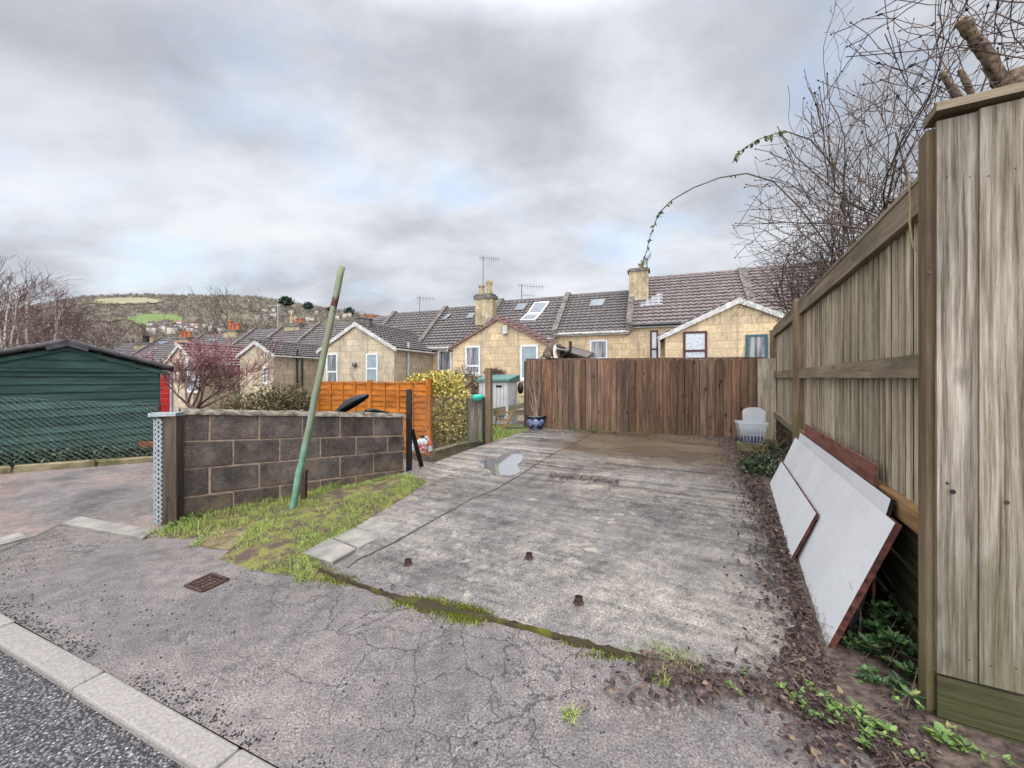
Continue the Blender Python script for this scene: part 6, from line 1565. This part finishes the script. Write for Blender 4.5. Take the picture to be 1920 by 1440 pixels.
xs_ = [p.x for p in strip2]; ys_ = [p.y for p in strip2]; n = 0
while n < 1300:
    x, y = rg.uniform(min(xs_), max(xs_)), rg.uniform(min(ys_), max(ys_))
    if not inpoly(x, y, strip2): continue
    blade(gm_, Vector((x, y, 0.0)), rg.uniform(.05, .16), .007, rg.uniform(.02, .08), rg); n += 1
def tuft(px, py, r_, n, h, z=0.0):
    c = g0(px, py, z)
    for _ in range(n): a, rr = rg.uniform(0, 6.28), r_*math.sqrt(rg.random()); blade(gm_, c+Vector((math.cos(a)*rr, math.sin(a)*rr, 0)), h*rg.uniform(.5, 1.2), .005, rg.uniform(.01, .07), rg)
for px, py, r_, n, h in ((420, 985, .12, 160, .07), (395, 1008, .10, 130, .05), (470, 1012, .1, 120, .05), (370, 1020, .06, 70, .04), (560, 925, .14, 200, .10), (620, 910, .14, 200, .10), (345, 992, .16, 260, .09), (300, 1000, .12, 150, .06), (450, 965, .18, 200, .09), (500, 945, .12, 150, .1), (1245, 1235, .10, 170, .05), (1290, 1252, .09, 150, .05), (1240, 1280, .035, 60, .05), (1070, 1345, .035, 60, .04), (1180, 1230, .05, 60, .03), (812, 885, .12, 120, .08), (500, 1050, .10, 180, .05), (575, 1085, .08, 120, .05)): tuft(px, py, r_, n, h)
for _ in range(1500):
    a = rg.random(); b_ = rg.random(); p = Vector((-.75, 9.2, 0)).lerp(Vector((-.9, 12.0, 0)), b_).lerp(gs(925, 828).lerp(gs(982, 803), b_), a); blade(gm_, Vector((p.x, p.y, .05)), rg.uniform(.05, .12), .012, .04, rg)
kind(gm_.build('grass', M_grass, uvs=False), 'stuff')
# (grass ends)
# fallen leaves in the gutter between slab and fence
lm = MB(); rg = random.Random(66); n = 0
while n < 4600:
    u = rg.uniform(-.6, 6.5); v = -.34-abs(rg.gauss(0, .14))-.10*max(0, u-2)*.35
    if rg.random() < .25: v -= rg.random()*.22*(u/3 if u > 0 else .6)
    p = uv(u, v); z = max(slab_z(p.x, p.y), 0)+.012+rg.uniform(0, .02); d = Vector((rg.gauss(0, 1), rg.gauss(0, 1), rg.gauss(0, .25)))
    leaf(lm, Vector((p.x, p.y, z)), d, ZV+rdir(rg)*.7, rg.uniform(.016, .045), rg.uniform(.010, .026), rg.uniform(-.2, .5)); n += 1
for _ in range(260):
    p = g0(rg.gauss(1290, 90), rg.gauss(1285, 26)); leaf(lm, Vector((p.x, p.y, .02)), Vector((rg.gauss(0, 1), rg.gauss(0, 1), rg.gauss(0, .2))), ZV+rdir(rg)*.6, rg.uniform(.02, .055), rg.uniform(.012, .03))
for _ in range(160):
    p = g0(rg.uniform(1500, 1720), rg.uniform(1290, 1420)); leaf(lm, Vector((p.x, p.y, .03)), Vector((rg.gauss(0, 1), rg.gauss(0, 1), rg.gauss(0, .2))), ZV+rdir(rg)*.6, rg.uniform(.02, .05), rg.uniform(.012, .03))
for _ in range(120):
    u, v = rg.uniform(5.9, 6.5), rg.uniform(-4.6, -.4); p = uv(u, v); leaf(lm, Vector((p.x, p.y, slab_z(p.x, p.y)+.012)), Vector((rg.gauss(0, 1), rg.gauss(0, 1), .1)), ZV+rdir(rg)*.5, .04, .025)
for _ in range(420):
    t_ = rg.random(); p = gs(1030+130*t_, 893+12*t_+rg.gauss(0, 2.5)); leaf(lm, p+ZV*.008, Vector((rg.gauss(0, 1), rg.gauss(0, 1), .15)), ZV+rdir(rg)*.6, rg.uniform(.015, .04), .014)
n = 0
while n < 5200:
    p = g0(rg.uniform(1180, 1760), rg.uniform(1230, 1470)) if rg.random() < .55 else g0(rg.uniform(1500, 1760), rg.uniform(1250, 1470))
    if not inpoly(p.x, p.y, soil): continue
    leaf(lm, Vector((p.x, p.y, .022+rg.uniform(0, .012))), Vector((rg.gauss(0, 1), rg.gauss(0, 1), rg.gauss(0, .25))), ZV+rdir(rg)*.7, rg.choice((.012, .018, .026, .045)), rg.uniform(.006, .02), rg.uniform(-.2, .5)); n += 1
kind(lm.build('fallen_leaves', M_dead, uvs=False), 'stuff')
# weeds
def weed(label, spots, mat, cat='weed', stems=0, nm='weed'):
    rg = random.Random(len(label)); m_ = MB(); P = [(g0(px, py, z), n, L, W, lift) for px, py, z, n, L, W, lift in spots]
    for c, n, L, W, lift in P:
        for _ in range(4): rosette(m_, c+Vector((rg.gauss(0, .045), rg.gauss(0, .045), rg.uniform(0, .04))), n//2, L*.55, W*.5, rg, lift)
    t = thing(nm, label, cat, P[0][0]); m_.build('leaves', mat, t, uvs=False)
    if stems:
        s_ = MB()
        for _ in range(stems):
            c = rg.choice(P)[0]; d = Vector((rg.gauss(0, .8), rg.gauss(0, .8), rg.uniform(.3, 1.2))).normalized(); L_ = rg.uniform(.12, .38); s_.tube([c, c+d*L_*.5+rdir(rg)*.02, c+d*L_+rdir(rg)*.05], [.002, .0016, .0008], 4)
        s_.build('stems', M_bark, t)
weed('leafy green weeds under the near end of the largest white board', [(1640, 1195, .10, 30, .10, .055, .5), (1680, 1175, .16, 26, .10, .06, .5), (1700, 1215, .12, 30, .10, .055, .5), (1620, 1235, .06, 30, .09, .045, .4), (1665, 1250, .06, 34, .10, .05, .45), (1710, 1270, .05, 26, .09, .045, .4), (1655, 1150, .22, 16, .09, .05, .5), (1690, 1130, .22, 18, .09, .05, .5), (1610, 1205, .08, 26, .09, .05, .5), (1720, 1180, .14, 26, .10, .055, .5), (1670, 1215, .12, 30, .1, .055, .5), (1630, 1275, .04, 26, .08, .04, .4), (1690, 1300, .04, 26, .09, .045, .4)], M_dweed, stems=14)
weed('trailing bright green weeds along the edge of the pavement below the leafy clump', [(1480, 1320, .02, 16, .05, .03, .3), (1520, 1335, .02, 20, .06, .03, .3), (1560, 1345, .02, 24, .06, .032, .3), (1600, 1360, .02, 26, .07, .035, .3), (1640, 1378, .02, 24, .07, .035, .3), (1490, 1300, .02, 14, .05, .028, .3), (1590, 1340, .02, 16, .05, .03, .3), (1680, 1400, .02, 16, .05, .03, .3), (1395, 1285, .02, 14, .04, .025, .3), (1700, 1330, .05, 18, .06, .03, .3)], M_weed, stems=8)
weed('bright round leaved weed at the foot of the broad corner boards', [(1790, 1405, .02, 22, .075, .045, .5), (1825, 1418, .01, 26, .08, .045, .5), (1860, 1432, .0, 18, .07, .04, .5)], M_weed)
weed('leafy weed growing round the foot of the corner post and block wall', [(330, 985, .0, 40, .09, .045, .45), (360, 978, .0, 36, .09, .045, .45), (385, 972, .0, 22, .08, .04, .4), (310, 995, .0, 26, .07, .035, .4)], M_weed)
weed('small green weeds along the base of the brown fence', [(1080, 808, .27, 22, .10, .04, .4), (1105, 808, .27, 18, .09, .04, .4), (1065, 806, .27, 12, .08, .03, .4), (1155, 812, .28, 12, .07, .03, .4), (1190, 815, .28, 10, .06, .03, .4)], M_weed)
iv = MB(); rg = random.Random(88)
for (px, py, r_, n) in ((1425, 868, (.30, .28, .14), 240), (1440, 885, (.22, .3, .14), 200), (1448, 850, (.16, .25, .22), 160), (1405, 880, (.2, .2, .08), 90)):
    c = gs(px, py+8); leafcloud(iv, c+ZV*.08, r_, n, .055, .045, rg, .2)
tag(iv.build('ivy', M_ivy, uvs=False), 'dark ivy clump at the foot of the tall fence beside the plastic box', 'ivy')
ds = MB()
for _ in range(34):
    c = uv(rg.uniform(4.6, 6.2), rg.uniform(-.35, -.08)); c.z = slab_z(c.x, c.y); d = Vector((rg.gauss(0, .5), rg.gauss(0, .5), 1)).normalized(); L_ = rg.uniform(.15, .6); ds.tube([c, c+d*L_*.5, c+d*L_+rdir(rg)*.06], [.004, .003, .0015], 4)
tag(ds.build('dead_weed', M_dry), 'tangle of dry straw coloured stems rising behind the plastic box', 'weed')
tw = MB()
for _ in range(26):
    u, v = rg.uniform(.3, 5.5), rg.uniform(-3.6, -.5); p = uv(u, v); p.z = slab_z(p.x, p.y)+.006; a = rg.uniform(0, 6.28); d = Vector((math.cos(a), math.sin(a), 0)); L_ = rg.uniform(.05, .2); tw.tube([p, p+d*L_*.5+Vector((rg.uniform(-.02, .02), rg.uniform(-.02, .02), .004)), p+d*L_], [.0025, .002, .001], 3)
for _ in range(520):
    p = g0(rg.uniform(1200, 1750), rg.uniform(1240, 1460))
    if not inpoly(p.x, p.y, soil): continue
    p.z = .03; a = rg.uniform(0, 6.28); d = Vector((math.cos(a), math.sin(a), rg.uniform(-.05, .15))); L_ = rg.uniform(.04, .2); tw.tube([p, p+d*L_*.5+Vector((rg.uniform(-.02, .02), rg.uniform(-.02, .02), .006)), p+d*L_], [.0018, .0014, .0008], 3)
kind(tw.build('fallen_twigs', M_bark, uvs=False), 'stuff')

# ---------------------------------------------------------------- the damp air over the valley
hm, nt, b = newmat('damp air'); nt.nodes.remove(b)
pvn = nt.nodes.new('ShaderNodeVolumePrincipled'); pvn.inputs['Color'].default_value = (.86, .89, .95, 1); pvn.inputs['Density'].default_value = .00028; pvn.inputs['Anisotropy'].default_value = .2
nt.links.new(pvn.outputs[0], nt.nodes['Material Output'].inputs['Volume'])
hb = MB(); hb.add([(x, y, z) for z in (-300, 420) for y in (-60, 2700) for x in (-6500, 6500)], [(0, 1, 3, 2), (4, 6, 7, 5), (0, 4, 5, 1), (2, 3, 7, 6), (0, 2, 6, 4), (1, 5, 7, 3)])
kind(hb.build('haze', hm, uvs=False), 'stuff')
